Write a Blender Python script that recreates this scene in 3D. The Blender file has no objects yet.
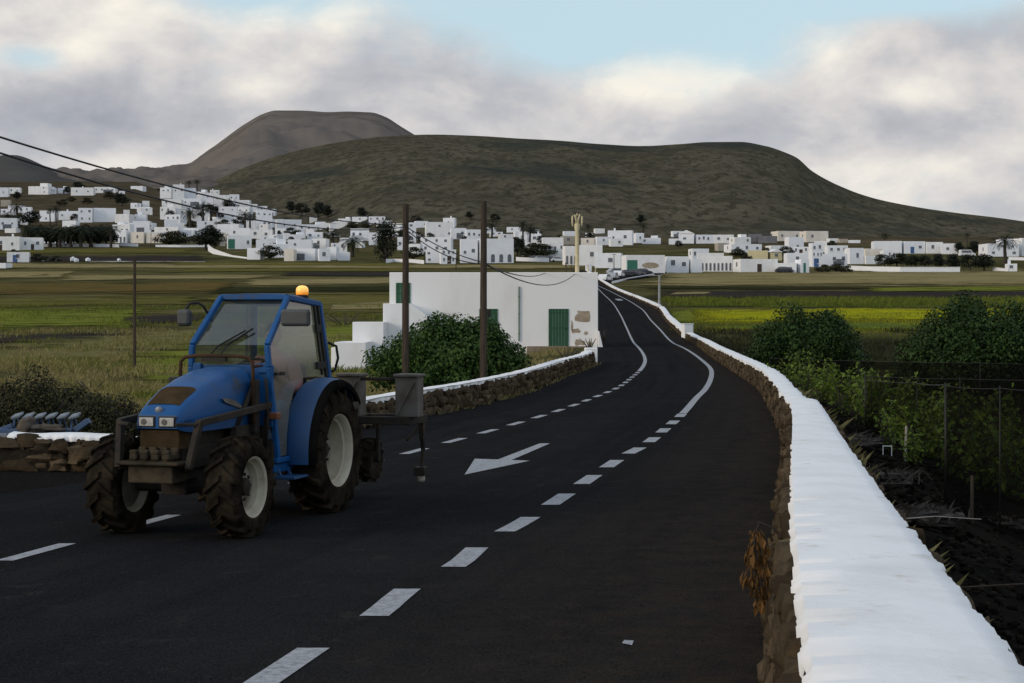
import bpy, math, random
from mathutils import Vector, Matrix, noise
from mathutils.geometry import tessellate_polygon
R = math.radians
rnd = random.Random(11)
scene = bpy.context.scene
COL = scene.collection
F, HZ, EYE = 1730.0, 315.0, 1.95          # focal length in pixels, horizon row, eye height

def lerp(a, b, t): return a + (b - a) * t
def sstep(a, b, x):
    t = min(1.0, max(0.0, (x - a) / (b - a))); return t * t * (3 - 2 * t)
def curve(pts):
    """monotone piecewise cubic through (x, y) points"""
    xs = [p[0] for p in pts]; ys = [p[1] for p in pts]; n = len(xs)
    dl = [(ys[i+1]-ys[i])/(xs[i+1]-xs[i]) for i in range(n-1)]
    m = [dl[0]] + [0.0 if dl[i-1]*dl[i] <= 0 else 2*dl[i-1]*dl[i]/(dl[i-1]+dl[i]) for i in range(1, n-1)] + [dl[-1]]
    def f(x):
        if x <= xs[0]: return ys[0] + m[0]*(x-xs[0])
        if x >= xs[-1]: return ys[-1] + m[-1]*(x-xs[-1])
        lo, hi = 0, n-1
        while hi-lo > 1:
            k = (lo+hi)//2
            if xs[k] <= x: lo = k
            else: hi = k
        h = xs[hi]-xs[lo]; t = (x-xs[lo])/h
        return (ys[lo]*(1+2*t)*(1-t)**2 + h*m[lo]*t*(1-t)**2 + ys[hi]*t*t*(3-2*t) + h*m[hi]*t*t*(t-1))
    return f

# ---------------------------------------------------------------- terrain
_rows = [(140,330),(180,316),(240,300),(320,285),(420,271),(520,259),(600,251),(700,241.5),(850,227),(1000,210),(1150,194),(1300,183)]
_hl = curve([(-60,0),(60,0),(110,0.02)] + [(Y, EYE+(HZ-y)/F*Y) for Y, y in _rows] + [(1500,115),(2600,120),(9000,120)])
_hr = curve([(-60,0),(60,0),(110,0.02)] + [(Y, EYE+(HZ-y)/F*Y) for Y, y in _rows[:8]] + [(780,37),(950,39),(2600,40),(9000,40)])
def base_h(X, Y):
    if Y < 690: return _hl(Y) if Y > 60 else 0.0
    k = sstep(-.20, -.07, X/Y)
    return lerp(_hl(Y), _hr(Y), k)
def flatray(px, py): # on the level near road
    Y = F*EYE/(py-HZ); return ((px-512)/F*Y, Y)
def ray_prof(px, py):
    lo, hi = 2.0, 1290.0
    g = lambda Y: EYE+(HZ-py)/F*Y - base_h((px-512)/F*Y, Y)
    for _ in range(60):
        k = (lo+hi)/2
        if g(k) > 0: lo = k
        else: hi = k
    return ((px-512)/F*lo, lo)
def ycurve(px_pts, extra=()):
    pts = [(p[1], p[0]) for p in (ray_prof(*q) for q in px_pts)] + list(extra)
    pts.sort(); return curve(pts)
XR = ycurve([(772,683),(776,600),(782,511),(785,470),(783,438),(771,411),(757.7,389.5),(724,366),(714,359.5),(689,342),(681,337),(666,322.5),(654,308.5),(640,302),(613,290.5),(604.6,285.5)], [(-30,-4.7),(0,0.0)])
XC = ycurve([(550,414),(565,409),(579,404),(591.5,399),(602,395),(618,388),(628,381),(643,367),(645,359.5),(639.5,349.5),(628,332),(619.6,314.7),(612,303.5),(602,294)], [(16.5,-3.33),(14.06,-3.9),(27,-.81),(30.4,-.03),(8,-5.3),(-30,-13)])
XE = ycurve([(313,651),(373.5,618.7),(409,590),(458,566),(481,546.4),(521,524.5),(553,504.5),(582,485),(605,469.5),(624,457),(643,447),(665,430),(684,413),(697,398),(705,390),(711,378),(711,370),(707,365),(684,349),(666,337.5),(651.5,322),(640,309),(625,300),(612,293.5),(600,288)], [(-30,-6.6)])
_xl = ycurve([(593,366),(567,376),(531,391),(493,402),(460,410),(425,417)], [(20,-4.95),(18.7,-5.6),(12,-8),(5,-10.5),(-30,-20),(103,5.1)])
def XL(Y): return _xl(Y) if Y < 103 else lerp(5.1, XC(Y)-2.7, sstep(103, 130, Y))
def T(X, Y):
    z = base_h(X, Y)
    fade = 1 - sstep(108, 150, Y)
    if fade > 0 and Y > -30:
        dl = (XL(Y)-1.3) - X; dr = X-(XR(Y)+1.0)
        if dl > 0: z -= 1.05*sstep(0, 6, dl)*fade*sstep(18, 26, Y)
        if dr > 0: z -= .80*sstep(-.2, 2.6, dr)*fade
    return z
HILLS = []
def TT(X, Y): return max([T(X,Y)]+[h(X,Y) for h in HILLS if Y > 700])
def on(px, py):
    """the point of the terrain seen at a pixel"""
    lo, hi = 2.0, 1290.0
    for _ in range(60):
        k = (lo+hi)/2
        if EYE+(HZ-py)/F*k - TT((px-512)/F*k, k) > 0: lo = k
        else: hi = k
    X = (px-512)/F*lo; return Vector((X, lo, TT(X, lo)))
def at(px, py, Y): return Vector(((px-512)/F*Y, Y, EYE+(HZ-py)/F*Y))

# ---------------------------------------------------------------- objects
def tag(o, label=None, cat=None, group=None, kind=None):
    if label: o['label'] = label
    if cat: o['category'] = cat
    if group: o['group'] = group
    if kind: o['kind'] = kind
    return o
def empty(name, loc=(0,0,0), rz=0.0, label=None, cat=None, group=None):
    o = bpy.data.objects.new(name, None); COL.objects.link(o)
    o.location = loc; o.rotation_euler = (0,0,rz); o.empty_display_size = .2
    return tag(o, label, cat, group)
def copy_tree(o, parent=None):
    c = o.copy(); COL.objects.link(c)
    if parent: c.parent = parent
    for ch in o.children: copy_tree(ch, c)
    return c

class MB:
    def __init__(s): s.v = []; s.f = []
    def add(s, vs, fs, M=None):
        b = len(s.v)
        s.v += [tuple(M @ Vector(p)) if M else tuple(p) for p in vs]
        s.f += [tuple(b+i for i in f) for f in fs]; return s
    def box(s, x0, x1, y0, y1, z0, z1, M=None):
        return s.add([(x0,y0,z0),(x1,y0,z0),(x1,y1,z0),(x0,y1,z0),(x0,y0,z1),(x1,y0,z1),(x1,y1,z1),(x0,y1,z1)],
                     [(0,3,2,1),(4,5,6,7),(0,1,5,4),(1,2,6,5),(2,3,7,6),(3,0,4,7)], M)
    def tube(s, pts, r, n=8, r1=None, cap=True):
        pts = [Vector(p) for p in pts]; m = len(pts); rings = []
        up = None
        for i, p in enumerate(pts):
            t = (pts[min(i+1,m-1)]-pts[max(i-1,0)]).normalized()
            if up is None:
                up = Vector((0,0,1)) if abs(t.z) < .9 else Vector((1,0,0))
            a = t.cross(up).normalized(); b = a.cross(t).normalized(); up = b
            rr = r if r1 is None else lerp(r, r1, i/(m-1))
            rings.append([p + a*math.cos(2*math.pi*k/n)*rr + b*math.sin(2*math.pi*k/n)*rr for k in range(n)])
        vs = [q for rg in rings for q in rg]; fs = []
        for i in range(m-1):
            for k in range(n):
                fs.append((i*n+k, i*n+(k+1)%n, (i+1)*n+(k+1)%n, (i+1)*n+k))
        if cap: fs += [tuple(range(n))[::-1], tuple((m-1)*n+k for k in range(n))]
        return s.add(vs, fs)
    def bar(s, p, q, w, h):
        """square section bar"""
        p, q = Vector(p), Vector(q); t = (q-p).normalized()
        up = Vector((0,0,1)) if abs(t.z) < .95 else Vector((1,0,0))
        a = t.cross(up).normalized()*w/2; b = t.cross(a).normalized()*h/2
        return s.add([p-a-b,p+a-b,p+a+b,p-a+b,q-a-b,q+a-b,q+a+b,q-a+b],
                     [(0,1,2,3),(7,6,5,4),(0,4,5,1),(1,5,6,2),(2,6,7,3),(3,7,4,0)])
    def lathe_y(s, prof, c, n=32):
        """profile of (y, radius) turned about a y axis through c"""
        m = len(prof); vs = []; fs = []
        for i in range(n):
            a = 2*math.pi*i/n
            for y, r in prof: vs.append((c[0]+r*math.cos(a), c[1]+y, c[2]+r*math.sin(a)))
        for i in range(n):
            j = (i+1) % n
            for k in range(m-1): fs.append((i*m+k, i*m+k+1, j*m+k+1, j*m+k))
        return s.add(vs, fs)
    def lathe_z(s, prof, c=(0,0,0), n=20):
        m = len(prof); vs = []; fs = []
        for i in range(n):
            a = 2*math.pi*i/n
            for r, z in prof: vs.append((c[0]+r*math.cos(a), c[1]+r*math.sin(a), c[2]+z))
        for i in range(n):
            j = (i+1) % n
            for k in range(m-1): fs.append((i*m+k, j*m+k, j*m+k+1, i*m+k+1))
        return s.add(vs, fs)
    def poly(s, pts, th=0.0, nrm=None):
        """flat polygon, tessellated; with thickness th along nrm"""
        pts = [Vector(p) for p in pts]; tri = tessellate_polygon([pts]); n = len(pts)
        s.add(pts, [tuple(t) for t in tri])
        if th:
            if nrm is None: nrm = (pts[1]-pts[0]).cross(pts[2]-pts[0]).normalized()
            o = Vector(nrm)*th
            s.add([p+o for p in pts], [tuple(t[::-1]) for t in tri])
            s.add(pts+[p+o for p in pts], [(i,(i+1)%n,n+(i+1)%n,n+i) for i in range(n)])
        return s
    def grid(s, rows):
        """rows of equal-length point lists"""
        n = len(rows[0]); vs = [p for r in rows for p in r]; fs = []
        for i in range(len(rows)-1):
            for k in range(n-1): fs.append((i*n+k, i*n+k+1, (i+1)*n+k+1, (i+1)*n+k))
        return s.add(vs, fs)
    def blob(s, c, r, seed=0.0, amp=.25, sub=2, M=None):
        """an irregular rounded lump"""
        n = sub+1; vs = {}; fs = []
        def key(p): return (round(p[0],4),round(p[1],4),round(p[2],4))
        idx = {}; out = []
        for ax in range(3):
            for sg in (-1,1):
                g = []
                for i in range(n+1):
                    row = []
                    for j in range(n+1):
                        p = [0,0,0]; p[ax] = sg; p[(ax+1)%3] = -1+2*i/n; p[(ax+2)%3] = -1+2*j/n
                        k = key(p)
                        if k not in idx:
                            q = Vector(p); q = q.lerp(q.normalized()*1.15, .62)
                            d = 1+amp*noise.noise(q*1.3+Vector((seed*3.1,seed*1.7,seed)))*1.6
                            q = Vector((q.x*r[0]*d, q.y*r[1]*d, q.z*r[2]*d))
                            if M: q = M @ q
                            idx[k] = len(out); out.append(q+Vector(c))
                        row.append(idx[k])
                    g.append(row)
                for i in range(n):
                    for j in range(n):
                        f = (g[i][j],g[i+1][j],g[i+1][j+1],g[i][j+1])
                        fs.append(f if sg > 0 else f[::-1])
        return s.add(out, fs)
    def build(s, name, mat, parent=None, smooth=False, bevel=0.0, loc=None, angle=35):
        me = bpy.data.meshes.new(name); me.from_pydata(s.v, [], s.f); me.update()
        if mat: me.materials.append(mat)
        o = bpy.data.objects.new(name, me); COL.objects.link(o)
        if parent: o.parent = parent
        if loc is not None: o.location = loc
        if smooth:
            me.polygons.foreach_set('use_smooth', [True]*len(me.polygons))
            if smooth == 'auto': me.set_sharp_from_angle(angle=R(angle))
        if bevel:
            b = o.modifiers.new('bevel','BEVEL'); b.width = bevel; b.segments = 2; b.limit_method = 'ANGLE'; b.angle_limit = R(40)
        return o

# ---------------------------------------------------------------- materials
def nt(name):
    m = bpy.data.materials.new(name); m.use_nodes = True; t = m.node_tree; t.nodes.clear()
    return m, t, t.nodes, t.links
def N(t, typ, **kw):
    n = t.nodes.new(typ)
    for k, v in kw.items():
        if k.startswith('i_'): n.inputs[k[2:].replace('_',' ')].default_value = v
        else: setattr(n, k, v)
    return n
def rgba(c): return (c[0], c[1], c[2], 1)
def mat(name, c1, c2=None, scale=4.0, detail=6.0, rough=.8, metal=0.0, bump=0.0, bscale=None, c3=None, s3=.7, amt3=.5, lo=.35, hi=.65, coord='Object', spec=.5, stretch=None, rand=0.0, coat=0.0):
    """two noise-mixed colours, an optional third in patches, bump"""
    m, t, nd, L = nt(name)
    out = N(t,'ShaderNodeOutputMaterial'); p = N(t,'ShaderNodeBsdfPrincipled')
    p.inputs['Roughness'].default_value = rough; p.inputs['Metallic'].default_value = metal
    p.inputs['Specular IOR Level'].default_value = 0.0 if spec <= .2 else spec; p.inputs['Coat Weight'].default_value = coat
    L.new(p.outputs[0], out.inputs[0])
    tc = N(t,'ShaderNodeTexCoord'); src = tc.outputs[coord]
    if stretch:
        mp = N(t,'ShaderNodeMapping'); mp.inputs['Scale'].default_value = stretch; L.new(src, mp.inputs[0]); src = mp.outputs[0]
    if c2 is None: c2 = tuple(v*.75 for v in c1)
    n1 = N(t,'ShaderNodeTexNoise', i_Scale=scale, i_Detail=detail, i_Roughness=.65); L.new(src, n1.inputs['Vector'])
    r1 = N(t,'ShaderNodeValToRGB'); r1.color_ramp.elements[0].position = lo; r1.color_ramp.elements[1].position = hi
    r1.color_ramp.elements[0].color = rgba(c1); r1.color_ramp.elements[1].color = rgba(c2)
    L.new(n1.outputs['Fac'], r1.inputs[0]); col = r1.outputs[0]
    if c3 is not None:
        n3 = N(t,'ShaderNodeTexNoise', i_Scale=s3, i_Detail=5.0, i_Roughness=.7); L.new(src, n3.inputs['Vector'])
        r3 = N(t,'ShaderNodeValToRGB'); r3.color_ramp.elements[0].position = amt3; r3.color_ramp.elements[1].position = amt3+.12
        L.new(n3.outputs['Fac'], r3.inputs[0])
        mx = N(t,'ShaderNodeMix', data_type='RGBA'); L.new(r3.outputs[0], mx.inputs[0]); L.new(col, mx.inputs[6]); mx.inputs[7].default_value = rgba(c3); col = mx.outputs[2]
    if rand:
        g = N(t,'ShaderNodeNewGeometry'); h = N(t,'ShaderNodeHueSaturation')
        mr = N(t,'ShaderNodeMapRange'); mr.inputs[3].default_value = 1-rand; mr.inputs[4].default_value = 1+rand
        L.new(g.outputs['Random Per Island'], mr.inputs[0]); L.new(mr.outputs[0], h.inputs['Value']); L.new(col, h.inputs['Color']); col = h.outputs[0]
    L.new(col, p.inputs['Base Color'])
    if bump:
        nb = N(t,'ShaderNodeTexNoise', i_Scale=bscale or scale*4, i_Detail=8.0, i_Roughness=.7); L.new(src, nb.inputs['Vector'])
        b = N(t,'ShaderNodeBump', i_Strength=bump, i_Distance=.05); L.new(nb.outputs['Fac'], b.inputs['Height']); L.new(b.outputs[0], p.inputs['Normal'])
    return m
def leafmat(name, dark, light, trans=.25, rough=.55, spec=.12):
    m, t, nd, L = nt(name)
    out = N(t,'ShaderNodeOutputMaterial'); p = N(t,'ShaderNodeBsdfPrincipled'); p.inputs['Roughness'].default_value = rough
    p.inputs['Specular IOR Level'].default_value = spec
    g = N(t,'ShaderNodeNewGeometry'); tc = N(t,'ShaderNodeTexCoord')
    n1 = N(t,'ShaderNodeTexNoise', i_Scale=1.6, i_Detail=3.0); L.new(tc.outputs['Object'], n1.inputs['Vector'])
    ad = N(t,'ShaderNodeMath', operation='ADD'); L.new(n1.outputs['Fac'], ad.inputs[0])
    ml = N(t,'ShaderNodeMath', operation='MULTIPLY_ADD'); L.new(g.outputs['Random Per Island'], ml.inputs[0]); ml.inputs[1].default_value = .5; ml.inputs[2].default_value = -.25
    L.new(ml.outputs[0], ad.inputs[1])
    r = N(t,'ShaderNodeValToRGB'); r.color_ramp.elements[0].position = .25; r.color_ramp.elements[1].position = .8
    r.color_ramp.elements[0].color = rgba(dark); r.color_ramp.elements[1].color = rgba(light)
    L.new(ad.outputs[0], r.inputs[0]); L.new(r.outputs[0], p.inputs['Base Color'])
    tr = N(t,'ShaderNodeBsdfTranslucent'); L.new(r.outputs[0], tr.inputs[0])
    mx = N(t,'ShaderNodeMixShader'); mx.inputs[0].default_value = trans
    L.new(p.outputs[0], mx.inputs[1]); L.new(tr.outputs[0], mx.inputs[2]); L.new(mx.outputs[0], out.inputs[0])
    return m
def seethrough(name, tint, dust, amount, gloss=.08, rough=.1, scale=3.0, var=.25, spread=True):
    """tinted clear sheet with a coloured film (glass) or threads (net)"""
    m, t, nd, L = nt(name)
    out = N(t,'ShaderNodeOutputMaterial'); tr = N(t,'ShaderNodeBsdfTransparent'); tr.inputs[0].default_value = rgba(tint)
    p = N(t,'ShaderNodeBsdfPrincipled'); p.inputs['Base Color'].default_value = rgba(dust); p.inputs['Roughness'].default_value = .8; p.inputs['Specular IOR Level'].default_value = 0
    tc = N(t,'ShaderNodeTexCoord'); n1 = N(t,'ShaderNodeTexNoise', i_Scale=scale, i_Detail=5.0); L.new(tc.outputs['Object'], n1.inputs['Vector'])
    mr = N(t,'ShaderNodeMapRange'); mr.inputs[1].default_value = .3; mr.inputs[2].default_value = .7
    mr.inputs[3].default_value = max(0, amount-var); mr.inputs[4].default_value = min(1, amount+var); L.new(n1.outputs['Fac'], mr.inputs[0])
    mx = N(t,'ShaderNodeMixShader'); L.new(mr.outputs[0], mx.inputs[0]); L.new(tr.outputs[0], mx.inputs[1]); L.new(p.outputs[0], mx.inputs[2])
    o = mx.outputs[0]
    if gloss:
        g = N(t,'ShaderNodeBsdfGlossy'); g.inputs['Roughness'].default_value = rough
        lw = N(t,'ShaderNodeLayerWeight', i_Blend=.5); fr = N(t,'ShaderNodeMath', operation='POWER'); fr.inputs[1].default_value = 4.0; L.new(lw.outputs['Facing'], fr.inputs[0]); m2 = N(t,'ShaderNodeMixShader')
        ad = N(t,'ShaderNodeMath', operation='ADD'); ad.inputs[1].default_value = gloss; L.new(fr.outputs[0], ad.inputs[0])
        L.new(ad.outputs[0], m2.inputs[0]); L.new(o, m2.inputs[1]); L.new(g.outputs[0], m2.inputs[2]); o = m2.outputs[0]
    L.new(o, out.inputs[0]); return m
M = {}
FIELD_CACHE = {}
def fieldmat(m):
    """a copy of a ground cover that thins out in ragged patches towards the edge of its field"""
    if m.name in FIELD_CACHE: return FIELD_CACHE[m.name]
    c = m.copy(); t = c.node_tree; L = t.links
    out = [n for n in t.nodes if n.type == 'OUTPUT_MATERIAL'][0]; sh = out.inputs[0].links[0].from_socket
    uv = N(t,'ShaderNodeUVMap'); sx = N(t,'ShaderNodeSeparateXYZ'); L.new(uv.outputs[0], sx.inputs[0])
    def fm(op, a, b):
        n = N(t,'ShaderNodeMath', operation=op)
        for i, q in enumerate((a,b)):
            if isinstance(q,(int,float)): n.inputs[i].default_value = q
            else: L.new(q, n.inputs[i])
        return n.outputs[0]
    tri = lambda o, k: fm('MULTIPLY', fm('SUBTRACT', .5, fm('ABSOLUTE', fm('SUBTRACT', o, .5), 0)), k)
    e = fm('MINIMUM', .62, fm('MINIMUM', tri(sx.outputs[0], 7.0), tri(sx.outputs[1], 2.0)))
    tc = N(t,'ShaderNodeTexCoord'); mp = N(t,'ShaderNodeMapping'); mp.inputs['Scale'].default_value = (.5,1.3,1); L.new(tc.outputs['Object'], mp.inputs[0])
    n1 = N(t,'ShaderNodeTexNoise', i_Scale=.16, i_Detail=12.0, i_Roughness=.80); L.new(mp.outputs[0], n1.inputs['Vector'])
    v = fm('ADD', e, fm('MULTIPLY', fm('SUBTRACT', n1.outputs['Fac'], .5), 3.0))
    mr = N(t,'ShaderNodeMapRange'); mr.inputs[1].default_value = .12; mr.inputs[2].default_value = .50; L.new(v, mr.inputs[0])
    tr = N(t,'ShaderNodeBsdfTransparent'); mx = N(t,'ShaderNodeMixShader'); L.new(mr.outputs[0], mx.inputs[0]); L.new(tr.outputs[0], mx.inputs[1]); L.new(sh, mx.inputs[2]); L.new(mx.outputs[0], out.inputs[0])
    FIELD_CACHE[m.name] = c; return c
def asphaltmat():
    m, t, nd, L = nt('asphalt'); out = N(t,'ShaderNodeOutputMaterial'); p = N(t,'ShaderNodeBsdfPrincipled'); p.inputs['Roughness'].default_value = .9; p.inputs['Specular IOR Level'].default_value = 0
    L.new(p.outputs[0], out.inputs[0]); tc = N(t,'ShaderNodeTexCoord'); src = tc.outputs['Object']; uv = N(t,'ShaderNodeUVMap')
    def ns(scale, det, a, b, vec=None, st=None):
        q = vec or src
        if st: mp = N(t,'ShaderNodeMapping'); mp.inputs['Scale'].default_value = st; L.new(q, mp.inputs[0]); q = mp.outputs[0]
        n = N(t,'ShaderNodeTexNoise', i_Scale=scale, i_Detail=det, i_Roughness=.7); L.new(q, n.inputs['Vector'])
        r = N(t,'ShaderNodeMapRange'); r.inputs[1].default_value = a; r.inputs[2].default_value = b; L.new(n.outputs['Fac'], r.inputs[0]); return r.outputs[0], n
    def mix(f, a, b):
        x = N(t,'ShaderNodeMix', data_type='RGBA'); L.new(f, x.inputs[0])
        for k, q in ((6,a),(7,b)):
            if isinstance(q, tuple): x.inputs[k].default_value = rgba(q)
            else: L.new(q, x.inputs[k])
        return x.outputs[2]
    c = mix(ns(.5, 8, .4, .62)[0], (.0145,.0148,.0157), (.0195,.0193,.0198))
    c = mix(ns(1.0, 6, .46, .68, uv.outputs[0], (14,.5,1))[0], c, (.0108,.0111,.0124))      # tracks along the road
    c = mix(ns(2.2, 9, .58, .70)[0], c, (.033,.0305,.028))                               # dusty blotches
    sx = N(t,'ShaderNodeSeparateXYZ'); L.new(uv.outputs[0], sx.inputs[0]); e = N(t,'ShaderNodeMapRange'); e.inputs[1].default_value = .70; e.inputs[2].default_value = 1.0; L.new(sx.outputs[0], e.inputs[0])
    em = N(t,'ShaderNodeMath', operation='MULTIPLY'); L.new(e.outputs[0], em.inputs[0]); L.new(ns(3.0, 9, .3, .6)[0], em.inputs[1])
    c = mix(em.outputs[0], c, (.036,.028,.021))                                          # earth dust by the wall
    f, nn = ns(70, 3, .50, .75); c = mix(f, c, (.046,.045,.043))                         # pale aggregate
    f2, n2 = ns(45, 2, .30, .42); c = mix(f2, (.007,.007,.0075), c)
    L.new(c, p.inputs['Base Color']); b = N(t,'ShaderNodeBump', i_Strength=.5, i_Distance=.03); L.new(nn.outputs['Fac'], b.inputs['Height']); L.new(b.outputs[0], p.inputs['Normal']); return m
M['asphalt'] = asphaltmat()
M['paint'] = mat('road_paint', (.36,.37,.385), (.20,.20,.205), scale=22, detail=10, rough=.8, lo=.42, hi=.70, bump=.2, bscale=120, c3=(.10,.10,.10), s3=9, amt3=.60, spec=.1)
M['soil'] = mat('ground', (.0075,.007,.0065), (.016,.014,.0115), scale=1.2, detail=10, rough=.95, bump=.8, bscale=9, c3=(.02,.017,.012), s3=.4, amt3=.56, spec=.08)
M['gravel'] = mat('gravel', (.012,.0115,.011), (.024,.022,.02), scale=14, detail=10, rough=.95, bump=.9, bscale=40, spec=.15)
M['darksoil'] = mat('ploughed_soil', (.028,.024,.022), (.045,.038,.033), scale=.5, detail=8, rough=.95, bump=.6, bscale=2, stretch=(.3,1.6,1), spec=.1)
M['stubble'] = mat('dry_stubble', (.265,.215,.105), (.165,.138,.062), scale=.25, detail=9, rough=.95, bump=.5, bscale=2, stretch=(.25,1.2,1), spec=.1, c3=(.095,.09,.035), s3=.12, amt3=.58)
M['olive'] = mat('olive_field', (.125,.112,.032), (.072,.070,.022), scale=.3, detail=9, rough=.95, bump=.5, bscale=3, stretch=(.4,1.2,1), spec=.1, c3=(.16,.125,.05), s3=.15, amt3=.54)
M['rust'] = mat('rusty_weeds', (.125,.088,.034), (.085,.072,.024), scale=.3, detail=9, rough=.95, bump=.5, bscale=3, stretch=(.3,1.4,1), spec=.1, c3=(.15,.075,.026), s3=.2, amt3=.54)
M['green'] = mat('green_field', (.11,.135,.022), (.155,.16,.032), scale=.4, detail=9, rough=.95, bump=.6, bscale=4, spec=.1, c3=(.055,.056,.018), s3=.13, amt3=.55)
M['yellow'] = mat('flowering_field', (.36,.33,.012), (.22,.235,.014), scale=.25, detail=9, rough=.95, bump=.6, bscale=4, spec=.1, stretch=(.35,1.3,1), c3=(.11,.14,.015), s3=.16, amt3=.56)
M['crop'] = mat('crop_rows', (.115,.145,.028), (.055,.075,.018), scale=.8, detail=8, rough=.95, bump=.6, bscale=4, spec=.1)
M['scrub'] = mat('dark_scrub', (0.02,0.02375,0.01125), (0.0375,0.0375,0.0175), scale=.7, detail=9, rough=.95, bump=.8, bscale=4, spec=.1)
M['drygrass'] = mat('dry_grass_field', (.165,.145,.062), (.10,.095,.036), scale=.6, detail=9, rough=.95, bump=.6, bscale=5, spec=.1, c3=(.045,.046,.016), s3=.2, amt3=.55)
def hillmat(name, e1, e2, sc, dk, sp=.055):
    m, t, nd, L = nt(name)
    out = N(t,'ShaderNodeOutputMaterial'); p = N(t,'ShaderNodeBsdfPrincipled'); p.inputs['Roughness'].default_value = 1; p.inputs['Specular IOR Level'].default_value = 0
    L.new(p.outputs[0], out.inputs[0]); tc = N(t,'ShaderNodeTexCoord'); src = tc.outputs['Object']
    def ns(scale, det, a, b, stretch=None):
        q = src
        if stretch: mp = N(t,'ShaderNodeMapping'); mp.inputs['Scale'].default_value = stretch; L.new(src, mp.inputs[0]); q = mp.outputs[0]
        n = N(t,'ShaderNodeTexNoise', i_Scale=scale, i_Detail=det, i_Roughness=.68); L.new(q, n.inputs['Vector'])
        r = N(t,'ShaderNodeMapRange'); r.inputs[1].default_value = a; r.inputs[2].default_value = b; L.new(n.outputs['Fac'], r.inputs[0]); return r.outputs[0]
    def mix(f, a, b):
        x = N(t,'ShaderNodeMix', data_type='RGBA'); L.new(f, x.inputs[0])
        for k, q in ((6,a),(7,b)):
            if isinstance(q, tuple): x.inputs[k].default_value = rgba(q)
            else: L.new(q, x.inputs[k])
        return x.outputs[2]
    c = mix(ns(.009, 9, .36, .64), e1, e2)                      # soils
    c = mix(ns(.17, 4, .50, .60, (1,.4,1)), c, tuple(v*.6 for v in e2))
    c = mix(ns(sp, 6, .50, .62, (1,.45,1)), c, sc)              # scrub speckle
    c = mix(ns(.0048, 10, .52, .66, (1,.5,2.6)), c, dk)          # dark thickets
    L.new(c, p.inputs['Base Color']); return m
M['hill'] = hillmat('scrubby_hillside', (.105,.093,.063), (.073,.065,.045), (.050,.048,.031), (.036,.040,.034))  # soil colours greyed a little for aerial haze
M['volcano'] = mat('hazy_bare_volcanic_slope', (.160,.135,.115), (.133,.116,.102), scale=.006, detail=12, rough=1, spec=.02, c3=(.105,.091,.078), s3=.004, amt3=.5)  # distance haze is painted in: base colours lighter and greyer
M['farhill'] = mat('hazy_far_hill', (.085,.08,.074), (.072,.069,.064), scale=.01, detail=10, rough=1, spec=.02)  # low-saturation colour includes the haze of distance
M['white'] = mat('sky_tinted_whitewash', (.80,.815,.835), (.72,.735,.755), scale=.35, detail=8, rough=.9, bump=.12, bscale=2.5, spec=.15)  # bluish tint paints the skylight cast onto the white walls
M['white2'] = mat('weathered_whitewash', (.79,.79,.78), (.66,.65,.625), scale=.5, detail=10, rough=.9, bump=.15, bscale=3, spec=.15, lo=.45, hi=.8)
M['housewhite'] = mat('stained_whitewash', (.80,.79,.765), (.66,.635,.59), scale=.45, detail=12, rough=.92, bump=.2, bscale=4, spec=.12, lo=.5, hi=.85, stretch=(1,1,.4))
M['cap'] = mat('limewashed_cap', (.80,.80,.79), (.66,.655,.63), scale=1.6, detail=12, rough=.88, bump=.22, bscale=7, spec=.15, lo=.42, hi=.80, c3=(.60,.57,.51), s3=2.6, amt3=.60)
M['cream'] = mat('cream_render', (.74,.69,.60), (.64,.59,.51), scale=.4, detail=8, rough=.9, spec=.15)
M['tan'] = mat('bare_block_render', (.42,.38,.31), (.32,.29,.24), scale=.4, detail=8, rough=.95, spec=.1)
M['ochre'] = mat('pale_yellow_render', (.64,.56,.33), (.56,.49,.30), scale=.4, detail=8, rough=.9, spec=.15)
M['grey'] = mat('grey_block', (.20,.20,.21), (.14,.14,.15), scale=.4, detail=8, rough=.95, spec=.1)
M['pane'] = mat('dark_glass', (.085,.093,.105), (.13,.14,.155), scale=.8, rough=.3)
M['green_paint'] = mat('green_paint', (.012,.085,.034), (.008,.06,.024), scale=3, detail=8, rough=.6, bump=.1, stretch=(6,6,.4))
M['teal_paint'] = mat('teal_paint', (.03,.17,.11), (.025,.13,.09), scale=2, rough=.6)
M['brown_wood'] = mat('brown_wood', (.06,.035,.02), (.035,.022,.014), scale=3, rough=.8)
M['blue_paint_door'] = mat('blue_door_paint', (.05,.12,.28), (.04,.09,.22), scale=2, rough=.6)
M['plaster'] = mat('exposed_plaster', (.27,.215,.15), (.44,.37,.28), scale=2.2, detail=10, rough=.95, bump=.6, bscale=8, spec=.1)
M['stone'] = mat('basalt_fieldstone', (.046,.036,.025), (.10,.074,.046), scale=3.5, detail=12, rough=.95, bump=.8, bscale=14, spec=.12, rand=.45, c3=(.12,.085,.045), s3=1.6, amt3=.6)
M['mortar'] = mat('dark_wall_core', (.022,.019,.016), (.04,.033,.025), scale=5, detail=10, rough=.95, bump=.9, bscale=20, spec=.1)
M['block'] = mat('brown_block', (.20,.155,.11), (.27,.21,.155), scale=1.6, detail=8, rough=.95, bump=.4, spec=.1)
M['pole'] = mat('weathered_pole', (.085,.066,.05), (.045,.036,.029), scale=5, detail=9, rough=.9, bump=.4, stretch=(4,4,.3), spec=.15)
M['steel'] = mat('galvanised_steel', (.33,.34,.33), (.23,.23,.22), scale=5, detail=8, rough=.6, metal=.3)
M['wire'] = mat('black_cable', (.006,.006,.006), (.009,.009,.009), scale=5, rough=.7)
M['mast'] = mat('cream_mast_paint', (.60,.52,.31), (.46,.39,.23), scale=3, rough=.6)
M['fig'] = leafmat('fig_leaf', (.014,.036,.008), (.075,.13,.028), trans=.18)
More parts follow.
